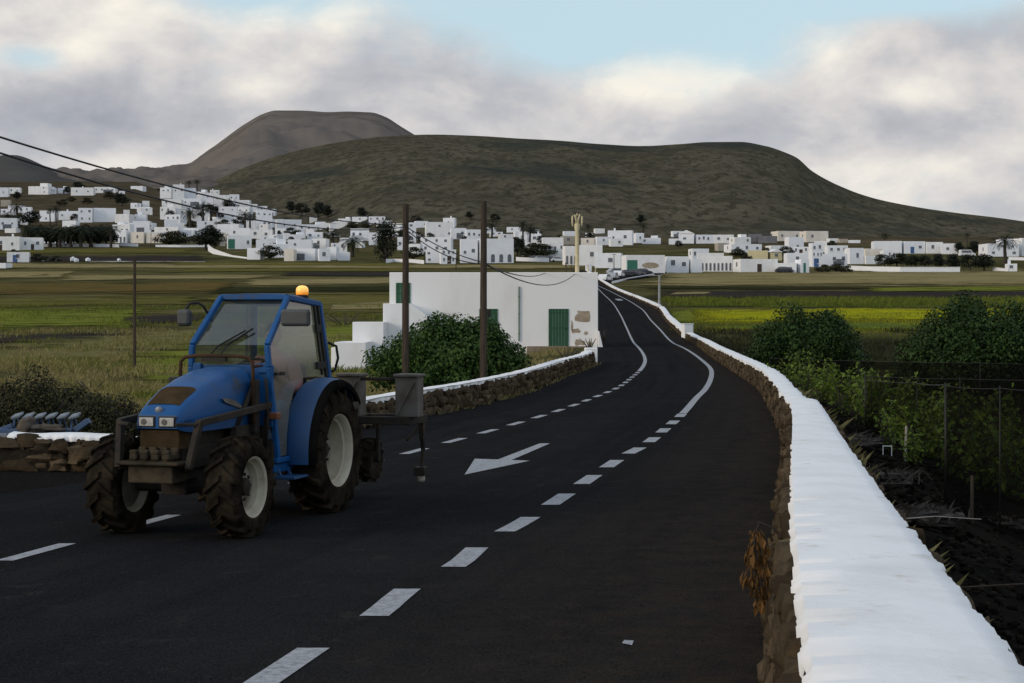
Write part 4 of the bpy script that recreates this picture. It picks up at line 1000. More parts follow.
cr = MB(); cr.add([(line(0).x+6.3,-.1,-.2),(line(0).x+6.3,.32,-.2),(line(1).x+6.3,.5,-.2),(line(1).x+6.3,.1,-.2)]+[(line(0).x+6.3,-.1,.34),(line(0).x+6.3,.32,.34),(line(1).x+6.3,.5,.34),(line(1).x+6.3,.1,.34)],[(0,3,2,1),(4,5,6,7),(0,1,5,4),(1,2,6,5),(2,3,7,6),(3,0,4,7)]); cr.build('core', M['mortar'], fw)
mb = MB()
for i in range(15):
    p = line(.36+.62*i/14)+Vector((6.3,-21.6,0)); mb.blob((p.x,p.y+r.uniform(0,.15),.36+r.uniform(-.02,.05)),(r.uniform(.10,.19),.13,r.uniform(.05,.08)),r.random()*90,.35,2)
mb.build('top_stones', M['stone'], fw, smooth='auto', angle=50)

# ================================================================ THE ROADSIDE HOUSE
HY = 103.0
def hx(px): return (px-512)/F*HY
def hz(py): return EYE+(HZ-py)/F*HY
x0, x1, zt_, zb_ = hx(389.5), hx(598), hz(272.3), hz(360)
ho = empty('house', (x0,HY,0), 0, 'long plain white flat-roofed house with green door and green shutters at the bend', 'house')
def HB(mb, a, b, y0, y1, z0, z1): return mb.box(a-x0, b-x0, y0, y1, z0, z1)
def parapet(mb, a, b, y0, y1, z0, z1, t=.22, d=.3):
    """box whose roof is sunk behind a parapet"""
    A = [(a,y0),(b,y0),(b,y1),(a,y1)]; I = [(a+t,y0+t),(b-t,y0+t),(b-t,y1-t),(a+t,y1-t)]
    vs = [(x,y,z0) for x,y in A]+[(x,y,z1) for x,y in A]+[(x,y,z1) for x,y in I]+[(x,y,z1-d) for x,y in I]
    fs = [(3,2,1,0)]+[(i,(i+1)%4,4+(i+1)%4,4+i) for i in range(4)]+[(4+i,4+(i+1)%4,8+(i+1)%4,8+i) for i in range(4)]+[(8+i,8+(i+1)%4,12+(i+1)%4,12+i) for i in range(4)]+[(12,13,14,15)]
    return mb.add(vs, fs)
q = MB(); parapet(q, 0, x1-x0, 0, 7.5, zb_-.4, zt_); q.build('wall', M['housewhite'], ho, bevel=.03)
q = MB(); parapet(q, hx(385)-x0, hx(411)-x0, -1.6, -.01, zb_-1.2, hz(303.6), .15, .12); 
q.poly([(hx(411)-x0+.003,-1.6,zb_-1),(hx(428)-x0,-1.6,zb_-1),(hx(428)-x0,-1.6,hz(316)),(hx(411)-x0+.003,-1.6,hz(303.6))], 1.58, (0,1,0))
q.build('lean_to', M['white2'], ho, bevel=.03)
q = MB(); parapet(q, hx(359)-x0, hx(389)-x0, -4.2, -1.63, zb_-1.2, hz(322.5)+.05, .16, .12); q.build('outhouse', M['white2'], ho, bevel=.03)
q = MB(); parapet(q, hx(349)-x0, hx(378)-x0, -8.5, -4.23, zb_-1.6, hz(342)+.12, .14, .10); q.box(hx(345.5)-x0,hx(349)-x0-.005,-8.2,-6,zb_-1.6,hz(345)); q.build('cistern', M['white2'], ho, bevel=.03)
q = MB(); HB(q, hx(527), hx(590), -.30, -.003, zb_-.3, hz(346.2))
for i in range(2):
    for k in range(9): HB(q, hx(527)+.02+k*.42+(i%2)*.2, hx(527)+.02+k*.42+(i%2)*.2+.39, -.32, -.301, hz(346.2)-.03-i*.32-.27, hz(346.2)-.03-i*.32)
q.build('block_plinth', M['block'], ho)
def plank_door(name, a, b, z0, z1, m):
    f = MB(); t = .07; HB(f, a-t, a, -.05, -.002, z0, z1+t); HB(f, b, b+t, -.05, -.002, z0, z1+t); HB(f, a, b, -.05, -.002, z1, z1+t)
    d = MB(); n = max(3, int((b-a)/.16)); w_ = (b-a)/n
    for i in range(n): HB(d, a+i*w_+.008, a+(i+1)*w_-.008, -.028, -.002, z0, z1)
    HB(d, a, b, -.038, -.029, z0+.5*(z1-z0)-.05, z0+.5*(z1-z0)+.05); HB(d, a, b, -.038, -.029, z1-.2, z1-.1)
    o = d.build(name, m, ho, bevel=.004); f.build('frame', m, o, bevel=.006); return o
d_ = plank_door('door', hx(549.8), hx(567.4), hz(346), hz(310), M['green_paint'])
k = MB(); HB(k, hx(565.6), hx(566.6), -.07, -.04, hz(329.5), hz(328)); k.build('handle', M['black'], d_)
plank_door('shutter', hx(480.5), hx(496.5), hz(336), hz(310), M['green_paint'])
plank_door('shutter', hx(397.2), hx(409.2), hz(303.4), hz(284), M['green_paint'])
q = MB(); q.tube([(hx(519)-x0,-.06,hz(286.5)),(hx(519)-x0,-.06,hz(341))],.042,10)
for z in (.4,1.6,2.6): HB(q, hx(518), hx(520), -.09, -.003, hz(341)+z, hz(341)+z+.05)
q.build('drainpipe', mat('pale_green_pipe',(.13,.21,.15),(.09,.15,.11),scale=4,rough=.7), ho, smooth='auto')
def patch(cx, cy, w_, h_, sd):
    n = 26; pts = []
    for i in range(n):
        a = 2*math.pi*i/n; e = 1+.55*noise.noise(Vector((math.cos(a)*1.4,math.sin(a)*1.4,sd)))
        c_, s_ = math.cos(a), math.sin(a); ex = lambda v: math.copysign(abs(v)**.6, v)
        pts.append((hx(cx)-x0+ex(c_)*w_*e/2, -.004, hz(cy)+ex(s_)*h_*e/2))
    m_ = MB(); m_.poly(pts, .002, (0,-1,0)); m_.build('bare_patch', M['plaster'], ho)
for a in ((583.5,316.5,.92,.68,1),(575.5,331,.45,.28,4),(579,343,.55,.35,9),(572,326,.12,.5,15),(586,333,.22,.2,12),(590,344,.3,.25,2)): patch(*a)
# buttress at the road corner
q = MB(); q.add([(x1-x0+.002,-.5,-.1),(x1-x0+.002,1.2,-.1),(x1-x0+.30,1.2,-.1),(x1-x0+.30,-.5,-.1),(x1-x0+.002,-.5,1.0),(x1-x0+.002,1.2,1.0),(x1-x0+.05,1.2,1.0),(x1-x0+.05,-.5,1.0)],[(0,3,2,1),(4,5,6,7),(0,1,5,4),(1,2,6,5),(2,3,7,6),(3,0,4,7)]); q.build('buttress', M['white2'], ho, bevel=.02)
ms_ = empty('antenna_mast', (hx(577.2)*1.03,HY+3.2,zt_-.3), 0, 'cream mast with drooping hooked top standing on the white house roof', 'mast')
q = MB(); q.lathe_z([(0,0),(.13,0),(.12,2.9),(.17,3.1),(.17,3.35),(0,3.4)],(0,0,0),14); q.build('pole', M['mast'], ms_, smooth='auto')
for s in (1,-1):
    q = MB(); q.tube([(s*.03,0,3.2),(s*.08,0,3.7),(s*.18,0,3.92),(s*.30,0,3.8),(s*.30,0,3.5),(s*.27,0,3.2)],.05,8); q.build('hook', M['mast'], ms_, smooth=True)
q = MB(); q.tube([(-.12,0,3.75),(0,0,3.98),(.12,0,3.78)],.05,8); q.build('crown_loop', M['mast'], ms_, smooth=True)
for i, (px, h) in enumerate(((567,1.0),(571.5,.75),(588,.85),(595,.7))):
    q = MB(); q.tube([(0,0,0),(.05*(i-1),0,h)],.05,6,.04); tag(q.build('roof_stake', M['mast'] if i>1 else M['pole'], loc=(hx(px)*1.03,HY+4,zt_-.3)), ['thin brown stake left of the cream mast on the roof','shorter brown stake close beside the cream mast foot','pale stake right of the cream mast on the roof','short pale stake nearest the roof right end'][i], 'stake')

# ================================================================ POLES AND CABLES
def pole(px, ptop, Y, r0, label, name='utility_pole', base=None, cat='utility pole', m='pole'):
    X = (px-512)/F*Y; z0 = T(X,Y); h = EYE+(HZ-ptop)/F*Y-z0
    o = empty(name, (X,Y,z0), 0, label, cat); q = MB(); q.tube([(0,0,-.3),(0,0,h*.5),(.01,0,h)], r0, 10, r0*.78); q.build('shaft', M[m], o, smooth='auto'); return o, Vector((X,Y,z0)), h
o1, P1, H1 = pole(405.5, 204, 47, .105, 'wooden utility pole behind the fig bush, left one of the pair')
q = MB(); q.bar((-.05,0,H1-.55),(.38,0,H1-.32),.05,.05); q.build('bracket', M['pole'], o1); 
o2, P2, H2 = pole(483.5, 201, 45.5, .105, 'wooden utility pole before the white house, right one of the pair')
q = MB(); q.box(.10,.2,-.06,.06,H2-3.05,H2-2.85); q.build('junction_box', M['black'], o2, bevel=.01)
o3, P3, H3 = pole(134.5, 261, 95, .10, 'thin lone wooden pole standing in the grass field on the left')
o4, P4, H4 = pole(659.3, 275.5, 205, .16, 'thin pale street lamp by the far kerb wall', 'street_lamp', cat='street lamp', m='steel')
q = MB(); q.bar((-.5,0,H4),(.3,0,H4+.05),.1,.1); hd = q.build('lamp_arm', M['steel'], o4); q = MB(); q.box(-1.2,-.45,-.2,.2,H4-.08,H4+.10); q.build('lamp_head', M['steel'], hd, bevel=.05)
PN = Vector(((-60-512)/F*18.5-.10,18.5,0)); NH = 4.5
on_ = empty('utility_pole', PN, 0, 'near wooden utility pole outside the picture on the left, holding the cables', 'utility pole'); q = MB(); q.tube([(0,0,-.3),(0,0,NH)],.12,10,.1); q.build('shaft', M['pole'], on_, smooth='auto')
def cable(a, b, sag, r, label):
    a, b = Vector(a), Vector(b); q = MB(); n = 24
    q.tube([a.lerp(b,i/n)-a-Vector((0,0,sag*4*(i/n)*(1-i/n))) for i in range(n+1)], r, 6)
    return tag(q.build('overhead_cable', M['wire'], loc=a), label, 'cable')
def linepoint(px0, py0, px1, py1, Y0, P_end):  # helper only for the near ends of the cables
    return at(px0, py0, Y0)
c1 = at(405.5,224.5,47); c2 = at(405.5,227,47)
Yn = 18.5; n1 = at(-60,118,Yn); n2 = at(-60,133.5,Yn)
PNd = n1-PN
cable(n1, c1, .30, .013, 'upper thick black cable coming down from the top left to the left pole')
cable(n2, c2, .42, .013, 'lower thick black cable coming down from the top left to the left pole')
cable(at(405.5,226,47), at(483.5,262.5,45.5), .12, .014, 'upper black cable sloping between the two wooden poles')
cable(at(405.5,229,47), at(483.5,264,45.5), .22, .014, 'lower black cable sloping between the two wooden poles')
cable(at(483.5,262.5,45.5), (hx(577)*1.03,HY+3.1,zt_+.1), .7, .02, 'thin cable sagging from the right pole to the roof mast')
cable(at(483.5,264,45.5), (hx(545),HY-.02,hz(273.2)), .25, .02, 'thin cable from the right pole to the house parapet')
# ================================================================ PLANTS
def leaf(mb, p, n, L_, W_, r, droop=0.0):
    """one diamond leaf at p facing n"""
    n = n.normalized(); a = n.orthogonal().normalized(); a = (Matrix.Rotation(r.random()*6.283,3,n) @ a); b = n.cross(a)
    q = p+a*L_; q.z -= droop*L_
    mb.add([p, p+a*L_*.45+b*W_*.5, q, p+a*L_*.45-b*W_*.5], [(0,1,2,3)])
def foliage(mb, lobes, n, L_, r, W_=None, flat=.0, zmin=0.02, inner=.25, updir=.3):
    """n leaves spread through lobes [(centre, (rx,ry,rz))]"""
    tot = [l[1][0]*l[1][1]+l[1][0]*l[1][2] for l in lobes]; s = sum(tot)
    for (c, rr), t in zip(lobes, tot):
        k = int(n*t/s)
        for _ in range(k):
            d = Vector((r.gauss(0,1),r.gauss(0,1),r.gauss(0,1))).normalized()
            q = 1-inner*r.random()**1.6 if r.random() < .88 else r.uniform(.35,1.05)
            p = Vector(c)+Vector((d.x*rr[0],d.y*rr[1],d.z*rr[2]))*q
            p += Vector((r.gauss(0,1),r.gauss(0,1),r.gauss(0,1)))*L_*.22
            if p.z < zmin: continue
            nn = d+Vector((r.gauss(0,.55),r.gauss(0,.55),r.gauss(0,.55)+updir))
            s_ = r.uniform(.6,1.25); leaf(mb, p, nn, L_*s_, (W_ or L_*.7)*s_, r, .2)
def crown_lobes(r, rx, ry, rz, z0, n, size=.42, core=True):
    """clumps over a dome of half axes rx, ry and height rz"""
    out = []
    for i in range(n):
        a = r.random()*6.283; h = r.random()**.8
        k = math.sqrt(max(0,1-h*h))*r.uniform(.72,.98)
        c = Vector((math.cos(a)*rx*k, math.sin(a)*ry*k, z0+rz*h*r.uniform(.75,.9)))
        q = size*r.uniform(.65,1.3); out.append((c, (q*rx*.62, q*ry*.62, q*rz*.7)))
    if core: out.append((Vector((0,0,z0+rz*.42)),(rx*.84,ry*.84,rz*.52)))
    return out
def bush(name, loc, rx, ry, rz, n, L_, m, label, seed, lob=16, cat='bush', stems=5, size=.42, updir=.3, core=True):
    r = random.Random(seed); o = empty(name, loc, 0, label, cat)
    mb = MB()
    for i in range(stems):
        a = r.random()*6.283; k = r.uniform(.3,.75)
        mb.tube([(r.uniform(-.1,.1),r.uniform(-.1,.1),-.2),(math.cos(a)*rx*k*.4,math.sin(a)*ry*k*.4,rz*.3),(math.cos(a)*rx*k,math.sin(a)*ry*k,rz*.72)],.05+.01*rz,6,.015)
    mb.build('stem', M['bark'], o, smooth=True)
    mb = MB(); foliage(mb, crown_lobes(r,rx,ry,rz,rz*.06,lob,size,core), n, L_, r, updir=updir)
    if n > 8000:
        foliage(mb, [((0,0,rz*.40),(rx*.78,ry*.78,rz*.50))], int(n*.22), L_*1.25, r, updir=updir, inner=.15)
        foliage(mb, [((0,0,rz*.36),(rx*.55,ry*.55,rz*.40))], int(n*.14), L_*1.4, r, updir=updir, inner=.15); mb.build('foliage', m, o)
    return o
def gnd(px, Y, dz=-.05): X = (px-512)/F*Y; return Vector((X,Y,TT(X,Y)+dz))
bush('fig_bush', gnd(450,52), 2.62, 1.9, 2.08, 17000, .115, M['fig'], 'large leafy green fig bush in front of the white house', 3, lob=44, size=.30)
bush('fig_bush', gnd(805,76), 2.98, 2.3, 2.95, 20000, .125, M['darkleaf'], 'dark rounded bush right of the road, smaller of the two in the field', 8, lob=46, size=.30)
bush('fig_bush', gnd(980,60), 3.15, 2.4, 3.30, 26000, .115, M['darkleaf'], 'big dark bush cut by the right frame edge, above the nets', 12, lob=56, size=.28)
bush('scrub_bush', gnd(36,37), 1.7, 1.2, 1.72, 15000, .062, M['brushleaf'], 'dark brushy shrub behind the blue implement, cut by the left frame edge', 15, lob=34, size=.30, updir=.6)
bush('scrub_bush', gnd(103,36), 1.05, 1.0, 1.42, 9000, .06, M['brushleaf'], 'lower dark brushy shrub behind the tractor hood', 16, lob=24, size=.32, updir=.6)
bush('weedy_bush', gnd(92,66), .9, .8, .75, 1500, .09, M['brushleaf'], 'small grey-green weedy bush at the field beside the lone pole', 17, lob=8, updir=.6)
bush('weedy_bush', gnd(345,150), 5.5, 2.5, 1.9, 5200, .2, M['brushleaf'], 'long dark bush in the field left of the white house', 18, lob=16, updir=.5)
bush('weedy_bush', gnd(590,99), 1.0, .8, .9, 1300, .10, M['blade'], 'dry yellow weeds under the block plinth of the house', 19, lob=8, updir=.8)
bush('weedy_bush', gnd(566,75), 1.3, .9, .8, 1500, .10, M['gblade'], 'green weeds between the fig bush and the wall curve', 20, lob=8, updir=.8)
bush('weedy_bush', gnd(604,118), .5, 1.2, 1.2, 700, .12, M['brushleaf'], 'dark weed clump on the verge behind the house corner', 22, lob=5, updir=.5)

# grass: loose blades over the fields
def tufts(mb, r, p, h, n, spread, lean=.45):
    for _ in range(n):
        a = r.random()*6.283; b = p+Vector((r.gauss(0,spread),r.gauss(0,spread),0)); hh = h*r.uniform(.5,1.3); w_ = hh*.045+.004
        t = Vector((math.cos(a),math.sin(a),0)); s_ = Vector((-t.y,t.x,0))*w_
        k = t*hh*lean*r.random()
        mb.add([b-s_, b+s_, b+k*.5+Vector((0,0,hh*.6))+s_*.6, b+k*1.4+Vector((0,0,hh))],[(0,1,2,3)])
def meadow(name, m, area, n, h, per=7, seed=1, spread=.16, keep=None):
    """area: px0, px1, Y0, Y1"""
    r = random.Random(seed); mb = MB(); c = 0
    while c < n:
        Y = math.sqrt(lerp(area[2]**2, area[3]**2, r.random())); px = lerp(area[0], area[1], r.random()); X = (px-512)/F*Y
        c += 1
        if XL(Y)-1.6 < X < XR(Y)+1.3: continue
        if noise.noise(Vector((X*.13,Y*.07,seed))) < (keep if keep is not None else -.1): continue
        tufts(mb, r, Vector((X,Y,T(X,Y)-.04)), h*r.uniform(.7,1.3), per, spread)
    return tag(mb.build(name, m), kind='stuff')
meadow('grass', M['blade'], (-30,420,36,80), 9000, .27, 9, 31, .2)
meadow('grass', M['gblade'], (60,420,36,100), 5600, .24, 9, 32, .22, 0.0)
meadow('grass', M['blade'], (-30,420,75,150), 4500, .32, 8, 33, .35, 0.0)
meadow('grass', M['gblade'], (-30,420,90,220), 4000, .34, 8, 37, .5, .05)
meadow('grass', M['blade'], (400,600,48,100), 1500, .26, 8, 34, .2, .0)
meadow('grass', M['gblade'], (690,1060,125,215), 3000, .30, 7, 35, .5, -.05)
meadow('grass', M['gblade'], (664,1060,213,242), 3600, .55, 8, 39, .5, -.35)
meadow('ground_scrub', M['brushleaf'], (690,1060,96,140), 4200, .40, 8, 40, .3, -.1)
meadow('grass', M['yblade'], (690,1060,138,200), 5200, .22, 8, 36, .8, -.05)
r = random.Random(77); mb = MB()
for _ in range(520):     # dry weeds at the foot of both walls
    Y = lerp(7,60,r.random()**1.6); X = XR(Y)+RW(min(Y,29))+r.uniform(.0,.35); tufts(mb, r, Vector((X,Y,T(X,Y)-.03)), r.uniform(.08,.26), 6, .07, .9)
for _ in range(160):
    Y = lerp(33,69,r.random()); X = XL(Y)+r.uniform(-.02,.12); tufts(mb, r, Vector((X,Y,T(X,Y)-.02)), r.uniform(.05,.14), 5, .05, .9)
tag(mb.build('dry_weeds', M['blade']), kind='stuff')
M['clod'] = mat('soil_clods', (.010,.009,.008), (.022,.018,.014), scale=6, detail=8, rough=.98, bump=.6, bscale=30, spec=.06, rand=.6)
# clods and stones of the dark garden soil
mb = MB(); r = random.Random(78)
for _ in range(3200):
    Y = lerp(6.5,40,r.random()**1.4); X = XR(Y)+RW(min(Y,29))+.12+abs(r.gauss(0,1))*(1.0 if r.random() < .6 else 4); s_ = r.uniform(.008,.026)*(2.0 if r.random() < .05 else 1)*(1+Y*.012)
    mb.blob((X,Y,T(X,Y)-.02+s_*.3), (s_*r.uniform(.8,1.5),s_*r.uniform(.7,1.2),s_*r.uniform(.5,.9)), r.random()*90, .4, 2, Matrix.Rotation(r.random()*3,4,'Z'))
tag(mb.build('rubble', M['clod'], smooth=True), kind='stuff')
# heaps of dry roots on the soil
for i, (px, Y, s_, lab) in enumerate(((875,21,.5,'brown heap of dry roots on the dark soil beside the broad wall'),(915,17.5,.42,'nearer heap of brown dry roots and clods by the net post'),(1002,21,.5,'brown heap of dry roots under the nets at the right edge'),(850,27,.5,'far heap of dry brown roots below the vines'))):
    r = random.Random(90+i); mb = MB(); p = gnd(px, Y, -.02)
    mb.blob((0,0,-.01),(s_*.8,s_*.6,.05),i*3.1,.5,4)
    for _ in range(260): tufts(mb, r, Vector((r.gauss(0,s_*.5),r.gauss(0,s_*.4),0)), r.uniform(.04,.16), 1, .02, 1.8)
    for _ in range(26): k = r.uniform(.03,.09); mb.blob((r.gauss(0,s_*.45),r.gauss(0,s_*.35),k*.3),(k*1.4,k,k*.7),r.random()*90,.35,1)
    tag(mb.build('root_heap', M['root'], loc=p), lab, 'root heap')
mb = MB(); mb.tube([(0,0,.05),(.3,.1,.06),(.75,.12,.03)],.006,6,.004); tag(mb.build('stick', M['tan'], loc=gnd(906,16.5,.0)), 'pale bare stick lying on the dark soil right of the wall', 'stick')
mb = MB(); mb.tube([(0,0,.03),(.5,.05,.05),(1.1,.0,.03)],.008,6,.006); tag(mb.build('stick', M['pole'], loc=gnd(955,12.6,.0)), 'thin dark stick lying nearest on the soil beside the wall', 'stick')

# the withered plant hanging at the foot of the near wall
wp_ = empty('withered_plant', (XR(10.6)-.03,10.6,.05), 0, 'withered plant with hanging orange-brown leaves against the near wall face', 'dead plant')
r = random.Random(6); mb = MB()
mb.tube([(.10,.02,.50),(.02,0,.60),(-.06,0,.63),(-.09,0,.55),(-.085,0,.2)],.007,6,.004)
for _ in range(14):
    z = r.uniform(.12,.55); a = r.random()*6.28; mb.tube([(-.085,0,z),(-.085+.06*math.cos(a),.06*math.sin(a),z-.03)],.004,5)
mb.build('stem', M['bark'], wp_)
mb = MB()
for _ in range(190):
    z = r.random(); w_ = (.07*math.sin(math.pi*min(1,(1-z)*.9+.06))**.8+.012)*(1+.7*noise.noise(Vector((z*5,2,1)))); a = r.random()*6.283; rr = w_*math.sqrt(r.random())
    p = Vector((-.085+rr*math.cos(a)+.03*(1-z)+.03*noise.noise(Vector((z*4,7,1))), rr*math.sin(a), .13+z*.46))
    L2 = r.uniform(.03,.125)*(.6+.4*r.random()); tw = a+r.uniform(-1.2,1.2); s_ = Vector((math.cos(tw+1.57),math.sin(tw+1.57),r.uniform(-.3,.3)))*L2*r.uniform(.12,.26)
    dn = Vector((math.cos(a)*r.uniform(-.005,.03),math.sin(a)*.02,-L2)); m_ = dn*.5+Vector((math.cos(tw),math.sin(tw),0))*L2*.12
    mb.add([p, p+m_+s_, p+dn, p+m_*.9-s_],[(0,1,2),(0,2,3)])
mb.build('leaves', M['deadleaf'], wp_)

# vines behind the nets: one of each kind, then copies
def make_vine(seed):
    r = random.Random(seed); o = empty('vine_plant', (0,0,0), 0, 'x', 'vine', 'young vines in the dark garden')
    mb = MB(); tops = []
    for i in range(9):
        a = r.random()*6.283; k = r.uniform(.15,.6); h = r.uniform(.75,1.35); t = (math.cos(a)*k,math.sin(a)*k*.7,h); tops.append(t)
        mb.tube([(0,0,-.05),(t[0]*.4,t[1]*.4,h*.5),t],.018,5,.006)
    mb.build('stem', M['bark'], o)
    mb = MB()
    for t in tops:
        for j in range(30):
            u = r.random()**.7; p = Vector((t[0]*u,t[1]*u,t[2]*u*1.02+.02))+Vector((r.gauss(0,.085),r.gauss(0,.085),r.gauss(0,.06)))
            if p.z > .05: leaf(mb, p, Vector((r.gauss(0,.7),r.gauss(0,.7)-.3,.6)), r.uniform(.07,.15), r.uniform(.06,.11), r, .3)
    mb.build('foliage', M['vine'], o); return o
protos = [make_vine(s) for s in (1,2,3)]
spots = [(778,47,.62,'vine close behind the far kerb of the near wall'),(795,43,.66,'bright vine just over the end of the broad wall'),(806,41,.74,'bright green vine left of the first net panel'),(826,39,.86,'tall bright vine directly left of the dark net corner'),
 (846,36,1.0,'vine behind the left edge of the dark net'),(872,35,1.05,'vine seen through the first net panel'),(900,33,1.1,'bright vine between the two net posts'),(920,29,1.0,'low vine beside the pale stake'),(934,31,1.05,'vine in front of the leaning net corner'),
 (955,27,.95,'vine inside the nearest net, left part'),(985,26,1.1,'vine inside the nearest net, middle part'),(1016,25.5,1.1,'vine inside the nearest net at the frame edge'),(1005,36,1.1,'vine behind the nets below the big bush'),(975,38,1.1,'vine row plant under the big bush edge'),
 (945,40,1.05,'far vine left below the big bush'),(915,43,1.1,'far vine in the gap between both bushes'),(888,46,1.05,'far vine right of the smaller bush foot'),(860,48,1.0,'far vine below the smaller bush, right part'),(830,50,1.05,'far vine below the smaller bush, middle part'),(800,52,1.0,'far vine below the smaller bush, left part'),
 (890,27,.6,'small vine shoot on bare soil by the white tag'),(912,25.5,.5,'smallest vine shoot nearest to the broad wall'),(1040,31,1.1,'vine just at the right frame edge'),(868,41,1.0,'vine midway along the second row'),(1000,30,.9,'vine behind the nearest net panel top')]
for i, (px, Y, sc, lab) in enumerate(spots):
    o = protos[i] if i < 3 else copy_tree(protos[i % 3]); o.location = gnd(px, Y, -.02); o.scale = (sc*.92,sc*.92,sc*.86); o.rotation_euler = (0,0,rnd.random()*6.28); o['label'] = lab
# shade nets on thin posts
M['net'] = seethrough('black_shade_net', (.62,.62,.60), (.006,.006,.0055), .48, gloss=0, var=.12, scale=6)
M['net2'] = seethrough('thin_black_net', (.78,.78,.76), (.007,.007,.006), .22, gloss=0, var=.10, scale=6)
def net(pts, label, m, sag=.015, posts=None):
    """hanging sheet between posts; pts: (px, Y, height)"""
    P_ = [gnd(a,b,0) for a,b,h in pts]; o = empty('shade_net', P_[0], 0, label, 'net'); mb = MB(); rows = []; nseg = 12
    for i in range(len(P_)-1):
        for k in range(nseg+(1 if i == len(P_)-2 else 0)):
            t = k/nseg; b = P_[i].lerp(P_[i+1],t)-P_[0]; h = lerp(pts[i][2],pts[i+1][2],t)-sag*4*t*(1-t)
            rows.append([(b.x+.03*noise.noise(Vector((b.x*3,j,1))), b.y+.05*noise.noise(Vector((b.x*2,j*1.3,4))), b.z+h*j/6) for j in range(7)])
    mb.grid(rows); mb.build('net_sheet', m, o, smooth=True)
    for (a,b,h), p in zip(pts, P_):
        mb = MB(); q = p-P_[0]; mb.tube([q+Vector((0,0,-.1)), q+Vector((0,0,h+.03))],.009,6); mb.build('post', M['black'], o, smooth=True)
    e = MB(); e.tube([Vector(rw[-1]) for rw in rows],.006,5); e.build('hem', M['black'], o)
    return o
def nt_(px, Y, ytop): return (px, Y, EYE+(HZ-ytop)/F*Y-gnd(px,Y,0).z)
net([nt_(946,20.2,386), nt_(1000,19.6,388.5), nt_(1075,19.0,391)], 'nearest black shade net with straight top hem at the right edge', M['net'])
net([nt_(866,33,380), nt_(917,30,383), nt_(945,21,385)], 'black net running back from the nearest net post', M['net2'])
net([nt_(865,33.2,376), nt_(960,31,379), nt_(1090,29,380)], 'middle black shade net crossing behind the vines', M['net2'])
net([nt_(770,66,358), nt_(860,56,361), nt_(980,48,363), nt_(1100,44,365)], 'farthest thin black net below the two dark bushes', M['net'])
mb = MB(); mb.tube([(0,0,-.1),(.02,0,.55)],.02,6); tag(mb.build('wooden_stake', M['tan'], loc=gnd(905,26.5)), 'short pale wooden stake among the bright vines', 'stake')
mb = MB(); mb.tube([(0,0,-.1),(0,0,.55)],.02,6); tag(mb.build('wooden_stake', M['pole'], loc=gnd(972,19.6)), 'brown stake inside the nearest black net', 'stake')
tg = empty('row_tag', gnd(883,26), 0, 'tiny white wire frame standing in the soil by the vines', 'tag'); mb = MB(); mb.bar((0,0,0),(0,0,.16),.012,.012); mb.bar((.13,0,0),(.13,0,.16),.012,.012); mb.bar((0,0,.15),(.13,0,.15),.015,.012); mb.build('wire_frame', M['white2'], tg)

# the blue implement parked behind the field wall
bi = empty('blue_implement', (-6.75,24.6,T(-6.75,24.6)), -.03, 'blue farm implement with six grey slat boards parked behind the stone wall', 'farm implement')
gz = T(-6.75,24.6); zc = lambda py: EYE+(HZ-py)/F*24.5-gz
bx_ = lambda px: (px-512)/F*24.5+6.75
M['iblue'] = mat('worn_blue', (.035,.085,.19), (.05,.08,.13), scale=5, detail=9, rough=.7); M['igrey'] = mat('grey_blue_board', (.17,.20,.23), (.12,.14,.155), scale=6, detail=9, rough=.8); M['ipale'] = mat('pale_side_panel', (.22,.25,.285), (.16,.18,.205), scale=3, detail=9, rough=.8)
q = MB(); q.box(bx_(-40),bx_(64),-.05,.0,zc(448),zc(433.5)); 
for px in (-10,5,20,45): q.box(bx_(px)-.02,bx_(px)+.02,-.075,-.051,zc(448),zc(433.5))
q.build('side_panel', M['ipale'], bi, bevel=.006)
q = MB(); q.bar((bx_(-40),.1,zc(431.5)),(bx_(70),.1,zc(431.5)),.22,.06); q.bar((bx_(72),.1,zc(431)),(bx_(86),.1,zc(421)),.14,.08); q.bar((bx_(70),.1,zc(433)),(bx_(87),.1,zc(422.5)),.05,.05); q.bar((bx_(-2),.05,zc(430)),(bx_(9),.05,zc(426)),.06,.06)
q.build('frame', M['iblue'], bi, bevel=.01)
for i in range(6):
    c = bx_(12.5+i*11.7); q = MB(); Mx = Matrix.Translation((c,.12,zc(416.5))) @ Matrix.Rotation(R(-14),4,'Y') @ Matrix.Rotation(R(10),4,'X'); q.box(-.066,.066,-.13,.11,-.016,.016,Mx)
    sl_ = q.build('slat', M['igrey'], bi, bevel=.006)
    q = MB(); q.bar((c-.04,.12,zc(417.5)),(c-.055,.12,zc(431)),.025,.03); q.bar((c-.04,.22,zc(418)),(c+.03,.22,zc(431)),.02,.02); q.build('slat_arm', M['iblue'], sl_)
for px in (0,66):
    q = MB(); q.bar((bx_(px),.25,-.05),(bx_(px),.25,zc(432)),.07,.07); q.build('stand', M['iblue'], bi)
rg = empty('cloth_bundle', (bx_(26)-6.75,24.5,gz+zc(431)), 0, 'brown crumpled cloth lying over the slats of the blue implement', 'cloth'); q = MB()
q.blob((0,0,.07),(.09,.08,.10),4,.5,4); q.blob((.10,.0,.03),(.13,.07,.05),9,.5,4); q.blob((.30,.02,.04),(.20,.06,.045),13,.5,4); q.build('cloth', mat('brown_cloth',(.10,.08,.06),(.06,.05,.04),scale=8,rough=.95), rg, smooth=True)
